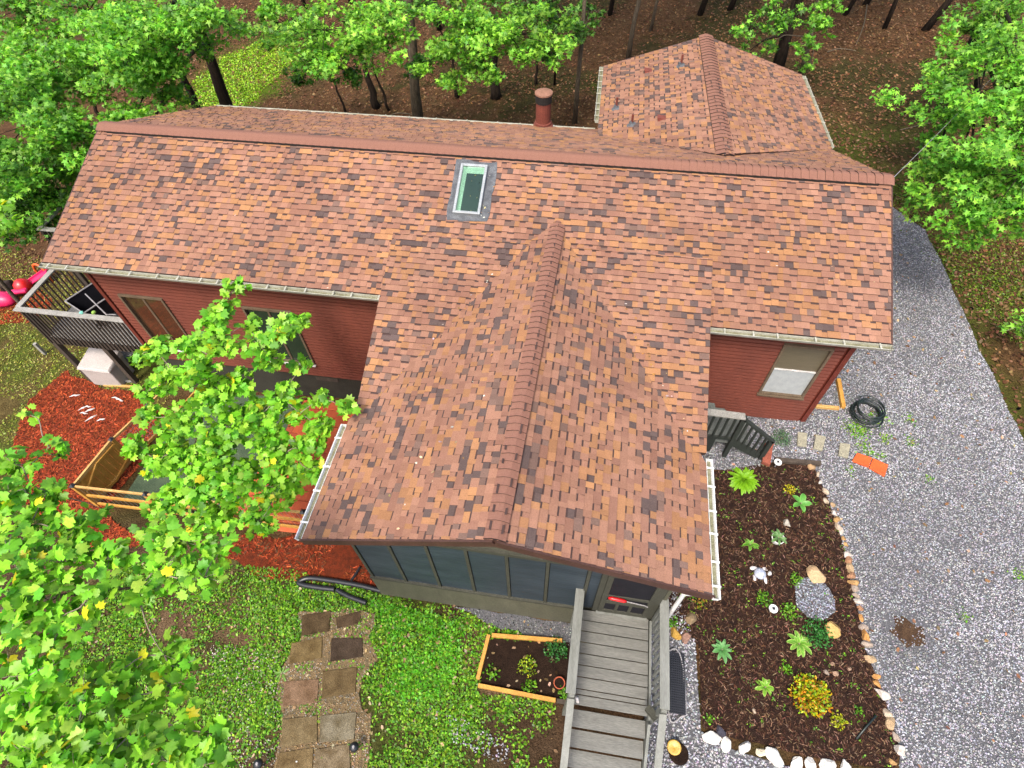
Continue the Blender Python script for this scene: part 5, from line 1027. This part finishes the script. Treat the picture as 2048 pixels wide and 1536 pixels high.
for i in range(2):
    n = 1500; dd = rng.normal(size=(n, 3)); dd /= np.linalg.norm(dd, axis=1)[:, None]; sub = rng.normal(size=(14, 3)) * np.array([1.6, 1.6, .8]); q = sub[rng.integers(0, 14, n)] + dd * (rng.random(n) ** .4)[:, None] * np.array([1.2, 1.2, .7])
    V_2 = (np.einsum('nij,nkj->nki', rots(n, 1.0), ov[None] * rng.uniform(.16, .26, n)[:, None, None]) + q[:, None]).reshape(-1, 3); F_2 = (of_[None] + (np.arange(n) * len(ov))[:, None, None]).reshape(-1, 3)
    CANOPY.append(arr_mesh('canopy', V_2, F_2, np.repeat(pick(FAR, n, .2), len(ov), 0)))
far_tree('thick dark trunk left of the bright moss patch behind the house', (478, 285), (378, -10), .27, 'bark', [(300, 60, 4.5, 1.3), (250, 150, 3.5, 1.0), (400, 20, 5, .9), (330, 190, 2.6, .7), (360, 90, 3.6, .8), (450, 40, 4.2, .7)], up=8)
far_tree('second dark trunk close beside the thick leaning trunk', (428, 283), (345, 105), .2, 'bark', [(270, 240, 2.6, .9), (300, 300, 1.6, .5), (230, 60, 4.2, 1.0), (180, 20, 4.5, 1.0), (260, 320, 1.2, .5), (310, 130, 3.4, .9)])
far_tree('leafy tree at the far upper left corner', (215, 262), (165, 165), .09, 'bark', [(130, 60, 3.5, 1.2), (60, 120, 3.2, 1.2), (170, 170, 2.6, .9), (40, 20, 4, 1.0), (110, 150, 3.0, 1.0), (220, 110, 3.4, 1.0)])
far_tree('leafy tree left of the roof gable', (150, 330), (90, 230), .09, 'bark', [(60, 250, 3.0, 1.1), (150, 260, 2.4, .9), (200, 320, 1.8, .7), (20, 320, 2.6, 1.0), (90, 200, 3.0, 1.0), (100, 300, 2.2, .9), (0, 200, 3.2, 1.0)])
far_tree('low leafy tree beside the deck at the left edge', (105, 415), (50, 340), .07, 'bark', [(110, 350, 1.6, .8), (40, 400, 1.4, .8), (140, 400, .9, .5), (60, 460, .7, .5), (190, 260, 2.4, .6), (80, 390, 1.3, .8), (15, 450, 1.1, .7), (120, 440, .8, .5)], cols=FARD + FAR)
far_tree('thin dark sapling under the left crown behind the roof', (692, 225), (655, 120), .05, 'bark', [(590, 50, 3.0, .8), (620, 120, 2.3, .5), (540, 25, 3.2, .5)], canopy=None)
far_tree('dark trunk under the bright oak crown behind the house', (755, 215), (722, 110), .16, 'bark', [(650, 60, 3.8, 1.1), (720, 90, 3.4, .9), (640, 120, 2.8, .7), (760, 40, 3.8, .8)], cols=FAR[1:] + [(.3, .56, .055)])
far_tree('slender curved sapling right beside the dark trunk', (780, 222), (745, 125), .06, 'bark', [(700, 150, 2.2, .5), (600, 150, 1.8, .4)], cols=FARD)
far_tree('tall pale straight trunk behind the middle of the ridge', (840, 262), (818, -10), .19, 'bark_pale', [], canopy=0)
far_tree('dark trunk beneath the middle oak crown', (993, 195), (988, 80), .2, 'bark', [(940, 60, 3.6, 1.0), (1020, 70, 3.6, 1.0), (880, 110, 2.8, .8), (960, 120, 2.8, .8), (1090, 80, 3.2, .8), (900, 30, 4.0, .8)], cols=FAR[1:] + [(.3, .56, .055)])
far_tree('short dark stump like trunk left of the middle dark trunk', (916, 195), (905, 100), .09, 'bark', [(840, 130, 2.2, .5), (850, 20, 3.6, .7)], cols=FARD)
far_tree('thin straight trunk left of the metal flue', (1073, 170), (1078, 60), .06, 'bark', [(1060, 20, 3.4, .8), (1100, 110, 2.4, .4)], cols=FARD)
far_tree('very thin trunk right of the metal flue', (1110, 170), (1114, 50), .04, 'bark', [(1130, 50, 3.0, .6)], cols=FARD, canopy=1)
far_tree('lichen mottled slim trunk left of the rear wing', (1150, 248), (1172, -10), .08, 'bark_pale', [(1165, 60, 2.6, .45), (1180, 20, 3, .4)], cols=FARD, canopy=1)
far_tree('brown trunk behind the left slope of the rear wing', (1256, 120), (1282, -10), .09, 'bark_pale', [], canopy=0)
far_tree('thin pale trunk right of the brown one behind the rear wing', (1302, 62), (1316, -10), .06, 'bark_pale', [], canopy=1)
far_tree('dark thick trunk behind the right slope of the rear wing', (1553, 150), (1600, -10), .2, 'bark', [(1500, 60, 2.6, .5), (1560, 30, 3.2, .6), (1490, 110, 2.0, .4)], cols=FARD + FAR, canopy=0, dens=700)
far_tree('slim pale trunk with leafy sprigs right of the rear wing', (1602, 155), (1640, -10), .08, 'bark_pale', [(1640, 40, 3.0, .5), (1615, 90, 2.4, .4), (1622, 130, 1.4, .3), (1660, 10, 3.2, .5), (1540, 90, 2.2, .3)], dens=700, canopy=1)
far_tree('thin dark trunk in the shaded woods at upper right', (1770, 58), (1797, -10), .08, 'bark', [], canopy=0)
far_tree('big oak overhanging the gravel drive at right', (1880, 230), (1992, -10), .22, 'bark', [(1960, 190, 4.2, 1.0), (1900, 150, 3.6, .7), (2030, 150, 4.6, 1.0), (1980, 20, 4.2, .9), (1940, 60, 3.6, .5), (1930, 400, 3.6, .8), (1860, 360, 3.0, .6), (1990, 330, 4.0, .9), (1960, 440, 3.2, .5), (1870, 290, 2.6, .4), (2040, 430, 3.6, .6), (1900, 240, 3.2, .5), (2030, 260, 4.4, .9), (2040, 350, 4.2, .8), (1920, 340, 3.4, .7), (2000, 90, 4.2, .8)], dens=1250, cols=FAR, leaf_r=.1)
far_tree('small leafy sapling at the right edge beside the drive', (2062, 720), (2060, 640), .03, 'twig', [(2036, 655, .9, .25), (2062, 640, 1.1, .25)], dens=900)
for k in range(14):   # trunks further back in the wood
    u, v = [(620, 30), (705, 8), (880, 60), (935, 150), (1100, 40), (1220, 30), (1400, 30), (1460, 20), (1690, 30), (1850, 60), (1730, 10), (560, 60), (300, -10), (100, -20)][k]
    far_tree(['dim trunk deep in the woods at left of centre', 'far trunk at the top edge left of centre', 'dim trunk behind the middle oak crown', 'slender dim trunk under the middle oak crown', 'far dim trunk above the flue', 'far dim trunk left above the rear wing', 'far dim trunk straight above the rear wing ridge', 'far dim trunk right above the rear wing ridge', 'far dim trunk between pale trunk and woods', 'dim trunk left of the big overhanging oak', 'far dim trunk at the top edge at right', 'dim trunk above the bright moss patch', 'far trunk hidden in the upper left foliage', 'farthest trunk in the upper left corner'][k], (u, v), (u + (u - 1049) * .06, v - 60), random.uniform(.07, .13), 'bark', [], canopy=k, group='trees deep in the wood', up=9)

for lb, pts_, r_ in (('fallen branch on the leaf litter right of the rear wing', [(1655, 106), (1680, 100), (1712, 104)], .03), ('curved pale branch lying in the woods at upper right', [(1735, 5), (1728, 50), (1712, 92)], .03), ('fallen branch below the pale straight trunk', [(775, 236), (800, 228), (850, 236), (880, 245)], .025), ('fallen limb above the bright moss patch', [(590, 105), (630, 112), (690, 122)], .04), ('thin fallen branch near the overhead cable', [(1800, 262), (1850, 250), (1880, 243)], .02)):
    pp_ = smooth_path([p + A3(0, 0, r_ + .02) for p in G(*pts_)], 5); o = MB().tube(pp_, np.linspace(r_, r_ * .4, len(pp_)), 7).build('fallen_branch', 'bark_pale', None, smooth=True, loc=pp_[0]); tag(o, lb, 'branch')
